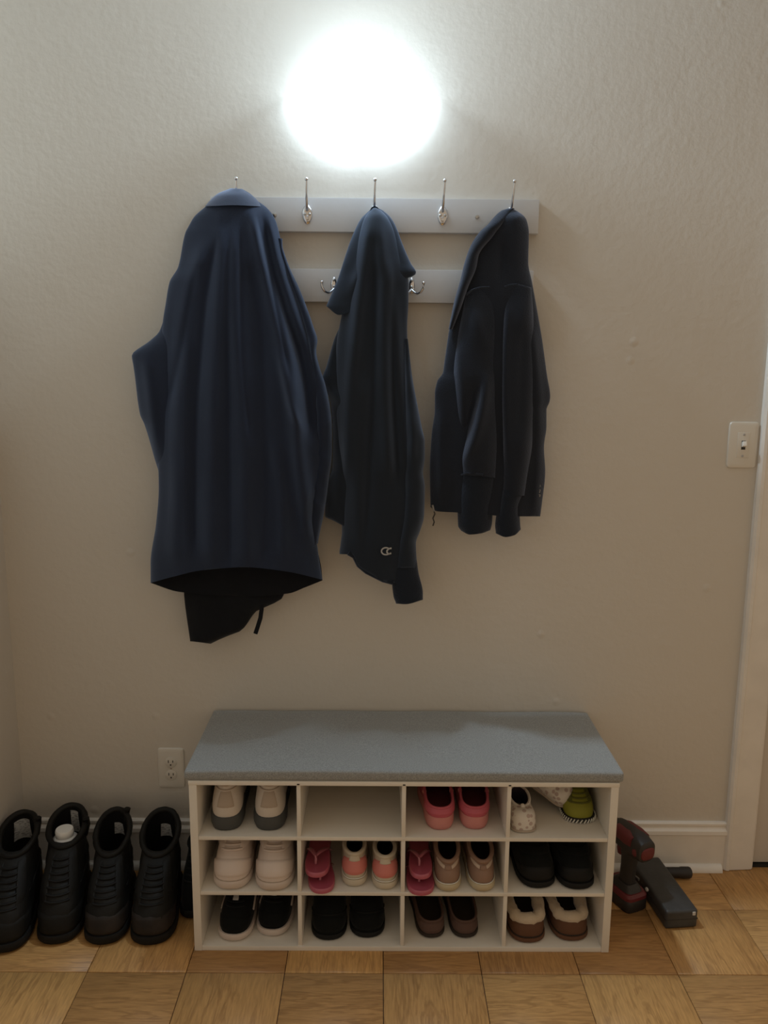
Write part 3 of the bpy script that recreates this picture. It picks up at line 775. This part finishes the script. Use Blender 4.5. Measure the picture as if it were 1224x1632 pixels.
    def band(s, name, th0, th1, t, r, m, off=.001, n=20, parent=None, flat=1):
        tf = t if callable(t) else (lambda x: t)
        P = []
        for j in range(n+1):
            th = lerp(th0, th1, j/n); tt = tf(2*j/n-1); P.append(s.surf(th, tt)+s.nrm(th, min(tt, .98))*off)
        return tube(name, P, r, m, parent or s.t, n=6, flat=flat)
    def roll(s, name, r, m, n=44, amp=0, dz=0, out=0):
        P = [s.surf(2*PI*j/n, 1)+Vector((0, 0, dz))+s.out(2*PI*j/n).normalized()*out for j in range(n)]
        rr = r if not amp else [r*(1+amp*noise.noise(p*60)) for p in P]
        V, Fc = tube_geo(P, rr, n=10, closed=True)
        if amp: V = [v+Vector((noise.noise(v*150), noise.noise(v*150+Vector((9, 0, 0))), noise.noise(v*150+Vector((0, 9, 0)))))*amp*.006 for v in V]
        return obj(name, V, Fc, m, s.t, smooth=True)
    def inlabel(s, name, th0, th1, t0, t1, m):
        V = []; Fc = []; n = 5
        for i in range(n+1):
            for j in range(n+1):
                th = lerp(th0, th1, j/n); t = lerp(t0, t1, i/n); V.append(s.surf(th, t)-s.nrm(th, min(t, .97))*(s.th*1.02+.0015))
        for i in range(n):
            for j in range(n): q = i*(n+1)+j; Fc.append((q, q+1, q+n+2, q+n+1))
        return obj(name, V, Fc, m, s.t, smooth=True)
    def tongue(s, m, w=.42, h=.02, lean=.01):
        V = []; Fc = []; n = 8
        for i in range(n+1):
            f = i/n
            for j in range(n+1):
                x = 2*j/n-1
                base = s.surf(x*w, .72+.26*min(1, f*1.4))
                p = base+Vector((0, lean*max(0, f-.5)*2, h*max(0, f-.55)*2.2*(1-.25*x*x)))+s.nrm(x*w, .8)*-.002
                V.append(p)
        m_ = len(V); V += [p+Vector((0, .005, -.002)) for p in V]
        for b in (0, m_):
            for i in range(n):
                for j in range(n): q = b+i*(n+1)+j; Fc.append((q, q+1, q+n+2, q+n+1))
        for j in range(n): q = n*(n+1)+j; Fc.append((q, q+1, m_+q+1, m_+q))
        return obj('tongue', V, Fc, m, s.t, smooth=True)
    def laces(s, m, n=4, t0=.55, t1=.92, w=.42, r=.002):
        for i in range(n): s.band('lace', -w, w, lerp(t0, t1, i/max(1, n-1)), r, m, off=.002, n=10)

Z0, Z1, Z2 = SHELF[0]+.0005, SHELF[1]+.0005, SHELF[2]+.0005
# top row, first cubby: beige high-top boots seen from the heel
for u, v, rz, lab in ((360, 1325, .07, 'beige high-top boot with thick charcoal sole, beside the outer panel of the bench'), (429, 1325, .06, 'beige high-top boot with thick charcoal sole, beside the divider of the empty cubby')):
    s = Shoe('high_top_boot', lab, u, v, Z2,   .235, .084, rz, heel=True, group='beige high-top boots', cat='boot', k=.02, sole=.036, zc=.120, zk=.004, la=.22, lb=.36, toe=.05, ac=-.20, hs=.5)
    s.build(M['beige'], M['greysole'], M['dark'])
    s.patch('heel_counter', PI-1.5, PI+1.5, 0, lambda x: .06+.16*x*x, .0022, M['greysole'])
    s.patch('heel_tab', PI-.35, PI+.35, .25, .80, .002, M['beigetrim'])
    s.roll('padded_collar', .006, M['beigetrim'])
    s.band('collar_seam', PI-1.6, PI+1.6, .82, .0015, M['beigetrim'])
    s.tongue(M['beige'], h=.003)
# top row, third cubby: pink clogs from the heel
for u, v, rz, lab in ((703, 1324, .05, 'pink foam clog seen from the heel, beside the divider of the empty cubby'), (757, 1323, -.04, 'pink foam clog seen from the heel, on the side of the speckled slipper')):
    s = Shoe('clog', lab, u, v, Z2,   .205, .086, rz, heel=True, group='pink clogs', cg=1.5, sole=.034, zc=.066, zk=.010, ac=-.17, la=.29, lb=.40, toe=.045, e=.7, k=.14, bump=.012)
    s.build(M['pinkclog'], M['pinkclog2'], M['plum'], flare=.002)
    s.roll('rim', .0032, M['pinkclog'])
    s.patch('heel_strap', PI-1.25, PI+1.25, .22, .98, .004, M['pinkclog'])
    for sg in (-1, 1): 
        p = s.surf(sg*1.45, .9); ballgeo('rivet', .006, M['pinkclog2'], s.t, p, (1, 1, 1), 10)
# top row, fourth cubby: baby slippers and yellow-green shoe
s = Shoe('baby_slipper', 'speckled cream baby slipper with pompom standing flat on the shelf', 837, 1328, Z2, .125, .066, .04, cat='slipper', sole=.006, zc=.056, zk=-.008, ac=-.13, la=.30, lb=.38, toe=.040, k=.12, e=.7, waist=.05, bump=.004)
s.build(M['speck'], M['beigetrim'], M['inner'], flare=.001); s.roll('knit_rim', .0035, M['speck'])
ballgeo('pompom', .0065, M['pom'], s.t, s.surf(0, 1)+Vector((0, -.003, .003)))
yl = Shoe('canvas_shoe', 'yellow-green lace-up shoe with black and cream striped sole edge', 927, 1312, Z2, .165, .082, .02, sole=.012, zc=.072, zk=.004, ac=-.16, la=.26, lb=.36, toe=.022, e=.72, k=.16)
yl.build(M['lime'], M['stripeb'], M['inner'], flare=.003)
yl.laces(M['limedark'], 5, .48, .95, .5, .0022); yl.tongue(M['lime'], h=.015)
yl.patch('eyestay', .35, .75, .42, .98, .0026, M['limedark']); yl.patch('eyestay', -.75, -.35, .42, .98, .0026, M['limedark'])
for q in range(26):
    a = -1.5+3.0*q/25
    p0 = yl.out(a, .0035); p1 = yl.out(a+.07, .0035); p0.z = .0015; p1.z = .0105
    tube('sole_stripe', [p0, p1], .0017, M['stripew'], yl.t, n=5)
P = [yl.surf(0, .95)+Vector((0, -.006, .008))]
for sg in (-1, 1):
    c = yl.surf(0, .93)+Vector((sg*.012, -.008, .010))
    tube('bow_loop', [c+Vector((.011*math.cos(a)*sg, -.004*math.sin(a), .007*math.sin(a))) for a in [2*PI*k/12 for k in range(13)]], .0014, M['limedark'], yl.t, n=5)
p = aty(886, 1287, -.245)
s = Shoe('baby_slipper', 'speckled cream baby slipper tipped on its side against the yellow-green shoe', 0, 0, 0, .120, .064, cat='slipper', sole=.006, zc=.054, zk=-.008, ac=-.13, la=.30, lb=.38, toe=.040, k=.12, e=.7, waist=.05, bump=.004, tilt=(.35, -.55), rz=.75, pos=(p.x-.006, p.y+.045, Z2+.045))
s.build(M['speck'], M['beigetrim'], M['inner'], flare=.001); s.roll('knit_rim', .0035, M['speck'])
ballgeo('pompom', .0065, M['pom'], s.t, s.surf(0, 1)+Vector((0, -.003, .003)))
# middle row, first cubby: white sneakers
for u, v, rz, lab in ((367, 1419, .03, 'white leather low-top sneaker beside the outer panel of the bench'), (435, 1421, .03, 'white leather low-top sneaker beside the pink sandals')):
    s = Shoe('sneaker', lab, u, v, Z1, .27, .094, rz, group='white low-top sneakers', sole=.024, zc=.098, zk=.012, ac=-.16, la=.23, lb=.36, toe=.045, bump=.010, e=.68, k=.08)
    s.build(M['sneaker'], M['sneakersole'], M['dark'], flare=.004)
    s.patch('toe_cap', -.95, .95, .06, lambda x: .40-.16*x*x, .0042, M['sneaker'])
    s.patch('mudguard', -1.5, 1.5, .0, lambda x: .12+.10*x*x, .0032, M['sneaker'])
    for sg in (-1, 1): s.patch('eyestay', sg*.26, sg*.85, .50, .98, .0045, M['sneaker'])
    s.laces(M['sneaker'], 6, .52, .93, .36, .0032); s.tongue(M['sneaker'], h=.024)
    s.roll('padded_collar', .006, M['sneaker'])
    s.band('sole_stitch', -1.2, 1.2, .04, .0012, M['beigetrim'], off=.003)
# flip-flops: two pairs stacked
def flop(lab, u, v, z, rz, grp, lift=0, back=0, tilt=0, L=.215, W=.078, mm='pinkflop'):
    s = Shoe('flip_flop', lab, u, v, z+lift, L, W, rz, cat='sandal', group=grp, sole=.014, e=.72, k=.10, waist=.12, tilt=(tilt, 0))
    s.t.location.y += back
    V = []; Fc = []; nt = 44; h = .014
    prof = [(-.004, 0), (0, .002), (0, h-.002), (-.002, h), (-.010, h-.001)]
    for o, z_ in prof:
        for j in range(nt): p = s.out(2*PI*j/nt, o); p.z = z_; V.append(p)
    for i in range(len(prof)-1):
        for j in range(nt): Fc.append((i*nt+j, i*nt+(j+1) % nt, (i+1)*nt+(j+1) % nt, (i+1)*nt+j))
    Fc += [tuple(range(nt))[::-1], tuple((len(prof)-1)*nt+j for j in range(nt))]
    obj('sole', V, Fc, M[mm], s.t, smooth=True, auto=.9)
    post = Vector((-.004, -L*.30, h))
    tube('toe_post', [post, post+Vector((0, .002, .012)), post+Vector((0, .006, .019))], .0035, M['pinkflop2'], s.t, n=8)
    for sg in (-1, 1):
        a = post+Vector((0, .006, .019)); e_ = Vector((sg*W*.40, L*.02, h-.002)); c = (a+e_)/2+Vector((sg*.008, 0, .018))
        tube('strap', [a*(1-t)**2+c*2*t*(1-t)+e_*t*t for t in [k/10 for k in range(11)]], [.005+.003*k/10 for k in range(11)], M['pinkflop2'], s.t, n=8, flat=.35)
    return s
flop('glossy pink flip-flop flat on the shelf beside the coral-heeled sneakers', 514, 1426, Z1, .12, 'pink flip-flops', L=.20, W=.070)
flop('glossy pink flip-flop stacked on top of another beside the coral-heeled sneakers', 503, 1405, Z1, .0, 'pink flip-flops', lift=.034, back=.012, L=.20, W=.066)
flop('glossy pink flip-flop flat on the shelf beside the tan slip-ons', 672, 1429, Z1, .02, 'pink flip-flops', L=.20, W=.074)
flop('glossy pink flip-flop stacked on top of another beside the tan slip-ons', 672, 1407, Z1, .0, 'pink flip-flops', lift=.034, back=.010, L=.20, W=.062)
# coral-heel sneakers
for u, v, rz, lab in ((565, 1414, .03, 'cream sneaker with coral pink heel panel, next to the flip-flops'), (614, 1419, .02, 'cream sneaker with coral pink heel panel, next to the cubby divider')):
    s = Shoe('sneaker', lab, u, v, Z1, .19, .072, rz, heel=True, group='cream sneakers with coral heels', sole=.020, zc=.078, zk=-.004, ac=-.16, la=.27, lb=.36, toe=.036, hs=.6)
    s.build(M['cream'], M['cream'], M['dark'], flare=.003)
    s.patch('heel_panel', PI-1.15, PI+1.15, .12, lambda x: .86-.22*x*x, .0025, M['pinkheel'])
    s.roll('padded_collar', .0055, M['cream'])
    s.patch('heel_tab', PI-.42, PI+.42, lambda x: .66, 1.0, .004, M['cream'])
    s.band('sole_line', PI-1.3, PI+1.3, .07, .0015, M['stripew'], off=.002)
    s.tongue(M['cream'], h=.015)
# tan slip-ons
for u, v, rz, lab in ((714, 1422, -.03, 'tan canvas slip-on with pale heel stripes, next to the flip-flops'), (770, 1422, .0, 'tan canvas slip-on with pale heel stripes, next to the black shoes')):
    s = Shoe('slip_on', lab, u, v, Z1, .24, .078, rz, heel=True, group='tan slip-on shoes', sole=.020, zc=.076, zk=.004, ac=-.18, la=.25, lb=.37, toe=.040, hs=.6)
    s.build(M['tan'], M['tansole'], M['inner'], flare=.003)
    s.roll('padded_collar', .0055, M['tan'])
    for sg in (-1, 1): s.patch('pale_stripe', PI+sg*.18, PI+sg*1.1, lambda x, q=sg: .60+.14*(1+x)/2, lambda x: .80+.16*(1+x)/2, .0022, M['tanlight'])
    s.patch('heel_tab', PI-.18, PI+.18, .56, .84, .003, M['tan'])
    s.band('sole_line', PI-1.3, PI+1.3, .06, .0014, M['stripew'], off=.002)
# black shoes, middle row right
for u, v, rz, lab in ((862, 1417, -.10, 'black slip-on shoe angled towards the tan slip-ons'), (923, 1419, -.02, 'black slip-on shoe beside the right outer panel, under the yellow-green shoe')):
    s = Shoe('black_shoe', lab, u, v, Z1,   .25, .094, -rz, group='black slip-on shoes', sole=.018, zc=.092, zk=-.004, ac=-.14, la=.27, lb=.38, toe=.046, e=.68, bump=.008)
    s.build(M['blackshoe'], M['blacksole'], M['dark'], flare=.003, noise_amp=.003)
    s.roll('padded_collar', .007, M['blackshoe'])
    s.patch('toe_cap', -1.1, 1.1, .03, lambda x: .30-.1*x*x, .002, M['blacksole'])
    s.patch('strap', -1.2, 1.2, .52, .70, .004, M['blackshoe'])
# bottom row: black sneakers with white soles
for u, v, rz, lab in ((370, 1501, -.05, 'black sneaker with white rubber sole beside the outer panel of the bench'), (431, 1493, -.09, 'black sneaker with white rubber sole beside the divider, set further back')):
    s = Shoe('sneaker', lab, u, v, Z0, .26, .086, rz, group='black sneakers with white soles', sole=.020, zc=.088, zk=.010, ac=-.16, la=.24, lb=.36, toe=.040, e=.70, bump=.006)
    s.build(M['blackshoe'], M['sneakersole'], M['dark'], flare=.004)
    s.patch('toe_cap', -.9, .9, .05, lambda x: .36-.12*x*x, .0015, M['blackshoe'])
    s.laces(M['blackshoe'], 6, .52, .93, .34, .003); s.tongue(M['blackshoe'], h=.02)
    s.patch('tongue_label', -.10, .10, .60, .74, .0065, M['logo'], sink=-.003)
    s.roll('padded_collar', .006, M['blackshoe'])
    for sg in (-1, 1):
        s.band('side_logo', sg*.95, sg*1.35, lambda x: .42+.16*x, .0032, M['sneakersole'], off=.001, n=8)
# black plain shoes
for u, v, rz, lab in ((524, 1500, .0, 'plain black rounded shoe beside the black sneakers'), (586, 1496, .0, 'plain black rounded shoe on the side of the brown flats')):
    s = Shoe('black_shoe', lab, u, v, Z0, .26, .092, rz+.04, group='plain black shoes', sole=.016, zc=.086, zk=.0, ac=-.15, la=.26, lb=.37, toe=.048, e=.66, bump=.008)
    s.build(M['blackshoe'], M['blacksole'], M['dark'], flare=.002)
    s.roll('padded_collar', .006, M['blackshoe']); s.patch('toe_cap', -1.0, 1.0, .04, lambda x: .34-.1*x*x, .002, M['blackshoe'])
    s.band('toe_seam', -1.1, 1.1, lambda x: .36-.12*x*x, .0014, M['blacksole'], off=.001)
# brown flats seen from the heel
for u, v, rz, lab in ((690, 1496, .10, 'brown suede flat seen from the heel, next to the plain black shoes'), (743, 1496, .05, 'brown suede flat seen from the heel, in line with the sherpa slippers')):
    s = Shoe('flat_shoe', lab, u, v, Z0, .235, .080, rz, heel=True, group='brown suede flats', cg=1.7, sole=.012, zc=.042, zk=-.002, ac=-.10, la=.375, lb=.42, toe=.024, e=.66, k=.06, hs=.6)
    s.build(M['brownflat'], M['brownin'], M['brownin'], flare=.002)
    s.roll('rim', .003, M['brownflat']); s.patch('heel_panel', PI-.8, PI+.8, .1, .85, .0015, M['brownflat'])
# sherpa slippers
for u, v, rz, lab in ((844, 1504, .03, 'brown suede slipper with cream sherpa collar, next to the divider'), (914, 1501, .04, 'brown suede slipper with cream sherpa collar, against the right outer panel')):
    s = Shoe('slipper', lab, u, v, Z0,   .24, .096, rz, group='sherpa slippers', cat='slipper', sole=.014, zc=.056, zk=-.006, cg=2.2, ac=.05, la=.34, lb=.345, toe=.032, e=.64, k=.05, waist=.04)
    s.build(M['slipper'], M['slipper'], M['inner'], flare=.002)
    s.roll('sherpa_collar', .0145, M['sherpa'], amp=.45, dz=.003, out=.004)
    s.band('sole_seam', -1.5, 1.5, .05, .0015, M['brownin'], off=.001)

# ------------------------------------------------------------------ boots on the floor
def boot(lab, x, y, rz, L, Wd, zc, zk, tall, toe_m, group, tabs=True, label_in=None, **k):
    kw = dict(sole=.026, ac=-.20, la=.235, lb=.43, toe=.052, e=.70, k=.08, bump=.006, hs=.5); kw.update(k)
    s = Shoe('work_boot', lab, 0, 0, 0, L, Wd, rz, pos=(x, y, .0005), group=group, cat='boot', zc=zc, zk=zk, th=.006, **kw)
    s.build(M['bootleather'], M['bootsole'], M['dark'], flare=.005, noise_amp=.006, ns=20)
    s.patch('toe_cap', -1.15, 1.15, .02, lambda q: .30-.08*q*q, .003, toe_m)
    s.roll('padded_collar', .008, M['bootleather'], amp=.15)
    s.laces(M['blacksole'], 7, .42, .86, .34, .003)
    s.tongue(M['bootleather'], w=.5, h=.012)
    for sg in (-1, 1): s.patch('eyestay', sg*.30, sg*.75, .40, .95, .003, M['bootleather'])
    s.band('ankle_seam', .9, 2*PI-.9, .45, .0018, M['bootsole'])
    if label_in: s.inlabel('inner_label', PI-label_in[0]+label_in[1], PI+label_in[0]+label_in[1], label_in[2], label_in[3], M['label'])
    if tabs:
        for a in tabs:
            p = s.surf(a, .98)
            q = s.out(a).normalized()*.010
            P = [p+q*.2+Vector((0, 0, -.03)), p+q+Vector((0, 0, 0)), p+q*.9+Vector((0, 0, .018)), p-q*.2+Vector((0, 0, .018)), p-q*.6+Vector((0, 0, -.01))]
            tube('pull_tab', P, .009, M['bootsole'], s.t, n=8, flat=.35)
    return s
boot('black leather boot beside the left wall with a large inner label', -1.018, -.232, .17, .285, .107, .205, -.024, True, M['bootleather'], None, tabs=(2.0,), label_in=(.55, .1, .62, .93))
b2 = boot('tall black boot holding a white-capped bottle', -.898, -.200, .18, .285, .107, .210, -.022, True, M['bootleather'], None, tabs=(1.6,), label_in=(.30, -.25, .60, .95))
boot('black boot with brown scuffed toe next to the boot with the bottle', -.776, -.200, .16, .285, .106, .192, -.028, False, M['bootbrown'], None, tabs=(2.4,), label_in=(.33, -.18, .62, .82), lb=.41)
boot('black boot with brown scuffed toe closest to the shoe bench', -.650, -.200, .10, .285, .110, .192, -.028, False, M['bootbrown'], None, tabs=(), label_in=(.33, -.12, .58, .80), lb=.43)
s = Shoe('black_shoe', 'low black shoe tucked behind the boots against the bench side', 0, 0, 0, .20, .066, 0, pos=(-.560, -.140, .0005), sole=.024, zc=.150, zk=.0, ac=-.16, la=.25, lb=.38, toe=.045)
s.build(M['blackshoe'], M['blacksole'], M['dark']); s.roll('padded_collar', .005, M['blackshoe']); s.laces(M['blacksole'], 5, .5, .9, .34, .0025); s.tongue(M['blackshoe'])
# bottle in the second boot
bt = thing('bottle', 'white bottle with round cap standing inside a black boot', 'bottle', b2.t.matrix_basis @ Vector((-.004, .040, .046)))
lathe('body', [(.028, 0), (.032, .005), (.032, .10), (.034, .128), (.033, .138), (.022, .146)], M['white'], bt, n=28)
lathe('cap', [(.021, .144), (.0235, .146), (.024, .160), (.022, .1655), (.006, .1665)], M['white'], bt, n=28)

# ------------------------------------------------------------------ power drill, case, torch
dr = thing('power_drill', 'red and black cordless drill standing on its battery beside the bench', 'drill', (.620, -.150, 0), rot=(0, 0, .42))
def ring_loft(name, rings, m, parent, n=24, pw=3.0):
    """rings: (centre, half-width x, half-size other, axis) superellipse loft along y or z"""
    V = []; Fc = []
    for (cx, cy_, cz), a, b, ax in rings:
        for j in range(n):
            t = 2*PI*j/n; c, q = math.cos(t), math.sin(t)
            x = a*math.copysign(abs(c)**(2/pw), c); y = b*math.copysign(abs(q)**(2/pw), q)
            V.append((cx+x, cy_+y, cz) if ax == 'z' else (cx+x, cy_, cz+y))
    k = len(rings)
    for i in range(k-1):
        for j in range(n): Fc.append((i*n+j, i*n+(j+1) % n, (i+1)*n+(j+1) % n, (i+1)*n+j))
    Fc += [tuple(range(n)), tuple((k-1)*n+j for j in range(n))]
    return obj(name, V, Fc, m, parent, smooth=True, auto=.7)
# local: -y toward the camera (rear of the motor), +y toward the wall (chuck)
ring_loft('battery', [((0, 0, .0), .036, .056, 'z'), ((0, 0, .004), .038, .058, 'z'), ((0, 0, .030), .038, .058, 'z'), ((0, 0, .034), .036, .056, 'z')], M['drillblack'], dr, pw=5)
ring_loft('battery_trim', [((0, 0, .0335), .0375, .0575, 'z'), ((0, 0, .042), .0375, .057, 'z'), ((0, 0, .0485), .033, .050, 'z')], M['drillred'], dr, pw=5)
ring_loft('foot', [((0, -.002, .046), .030, .046, 'z'), ((0, -.004, .056), .026, .038, 'z'), ((0, -.006, .066), .020, .027, 'z')], M['drillblack'], dr, pw=4)
ring_loft('handle', [((0, -.006, .060), .018, .025, 'z'), ((0, -.008, .080), .0165, .022, 'z'), ((0, -.010, .110), .0165, .022, 'z'), ((0, -.012, .140), .0175, .024, 'z'), ((0, -.010, .170), .019, .030, 'z')], M['drillblack'], dr, pw=2.6)
hb = ring_loft('motor_housing', [((0, -.078, .187), .020, .020, 'y'), ((0, -.074, .187), .027, .028, 'y'), ((0, -.050, .189), .031, .033, 'y'), ((0, -.010, .190), .031, .034, 'y'), ((0, .030, .191), .029, .031, 'y'), ((0, .046, .191), .026, .028, 'y')], M['drillblack'], dr, pw=3)
ring_loft('side_panel', [((0, -.045, .203), .0325, .016, 'y'), ((0, -.020, .203), .0335, .020, 'y'), ((0, .020, .204), .0315, .018, 'y'), ((0, .030, .204), .0305, .014, 'y')], M['drillred'], dr, pw=4)
ring_loft('rear_cap', [((0, -.081, .184), .014, .012, 'y'), ((0, -.079, .184), .021, .017, 'y'), ((0, -.060, .184), .0315, .018, 'y'), ((0, -.052, .184), .0312, .017, 'y')], M['drillred'], dr, pw=3)
ring_loft('gear_collar', [((0, .045, .191), .025, .027, 'y'), ((0, .062, .191), .023, .024, 'y')], M['drillgrey'], dr, pw=2)
ring_loft('chuck', [((0, .061, .191), .019, .019, 'y'), ((0, .088, .191), .019, .019, 'y'), ((0, .104, .191), .011, .011, 'y'), ((0, .107, .191), .006, .006, 'y')], M['drillgrey'], dr, pw=2)
ring_loft('trigger', [((0, .022, .128), .008, .010, 'z'), ((0, .026, .142), .008, .010, 'z'), ((0, .024, .160), .008, .010, 'z')], M['drillred'], dr, pw=2.5)
box('belt_clip', (.036, -.012, .052), (.042, .012, .060), M['drillgrey'], dr, bev=.002)
ballgeo('clip_screw', .006, M['logo'], dr, (.036, -.046, .050), (.6, 1, 1))
cs = thing('tool_case', 'charcoal rectangular hard case with a chipped corner on the floor', 'case', (.724, -.150, 0), rot=(0, 0, .10))
bm = bmesh.new(); add_box(bm, (-.044, -.118, .0), (.044, .118, .052), .008, 3); bm_obj('shell', bm, M['casegrey'], cs, True, 1.0)
box('lid_seam', (-.0445, -.1183, .0255), (.0445, .1183, .0270), M['drillblack'], cs)
box('chip', (.028, -.1190, .036), (.037, -.112, .047), M['chip'], cs, bev=.002)
ballgeo('scuff', .0035, M['chip'], cs, (.0375, -.114, .0335), (1, .8, 1.3), 8)
ft = thing('torch', 'short black cylinder torch lying on the floor by the shoe moulding', 'torch', (.775, -.052, .0165))
lathe('barrel', [(.013, -.062), (.0145, -.058), (.0145, .034), (.0160, .040), (.0160, .062), (.0145, .066), (.010, .067)], M['drillblack'], ft, n=20, axis='X')
lathe('lens_ring', [(.0105, .0665), (.0105, .0685), (.006, .0688)], M['blacksole'], ft, n=20, axis='X')

# ------------------------------------------------------------------ switch and outlet
def plate(name, label, cat, x, z, w=.079, h=.124):
    t = thing(name, label, cat, (x, 0, z))
    V = []; Fc = []
    rings = [(1, 1, 0), (1, 1, -.0025), (.965, .975, -.0050), (.80, .87, -.0068)]
    n = 40
    for a, b, y in rings:
        for j in range(n):
            q = 2*PI*j/n; c, s_ = math.cos(q), math.sin(q); pw = .16
            V.append((w/2*a*math.copysign(abs(c)**pw, c), y, h/2*b*math.copysign(abs(s_)**pw, s_)))
    for i in range(3):
        for j in range(n): Fc.append((i*n+j, i*n+(j+1) % n, (i+1)*n+(j+1) % n, (i+1)*n+j))
    Fc += [tuple(range(n)), tuple(3*n+j for j in range(n))]
    obj('cover_plate', V, Fc, M['plate'], t, smooth=True, auto=.5)
    return t
sw = plate('light_switch', 'almond toggle light switch plate beside the door casing', 'switch', .9085, 1.2482)
box('switch_frame', (-.0165, -.0078, -.034), (.0165, -.006, .034), M['plate'], sw, bev=.0008)
box('slot', (-.0055, -.0080, -.012), (.0055, -.0074, .012), M['slot'], sw)
bm = bmesh.new(); add_box(bm, (-.0048, -.019, -.0055), (.0048, -.004, .0075), .0012); 
bmesh.ops.rotate(bm, verts=bm.verts, cent=(0, -.006, 0), matrix=Matrix.Rotation(-.35, 3, 'X')); bm_obj('toggle', bm, M['switch'], sw, True, .9)
for z in (.028, -.029): lathe('plate_screw', [(.0032, -.0072), (.0030, -.0088), (.001, -.0092)], M['logo'], sw, n=12, axis='Y', loc=(0, 0, z))
ol = plate('wall_outlet', 'almond double power outlet plate low on the wall beside the bench', 'outlet', -.6578, .3065, .076, .122)
for z in (.0195, -.0195):
    rc = lathe('receptacle', [(.0165, -.006), (.0165, -.0082), (.0155, -.0086)], M['plate'], ol, n=28, axis='Y', loc=(0, 0, z))
    for x, h in ((-.0064, .0042), (.0064, .0034)): box('slot', (x-.0012, -.0090, .003-h), (x+.0012, -.0083, .003+h), M['slot'], rc)
    lathe('ground_hole', [(.0024, -.0083), (.0024, -.0090)], M['slot'], rc, n=12, axis='Y', loc=(0, 0, -.0075))
lathe('plate_screw', [(.0026, -.0070), (.0024, -.0082)], M['screw'], ol, n=12, axis='Y')
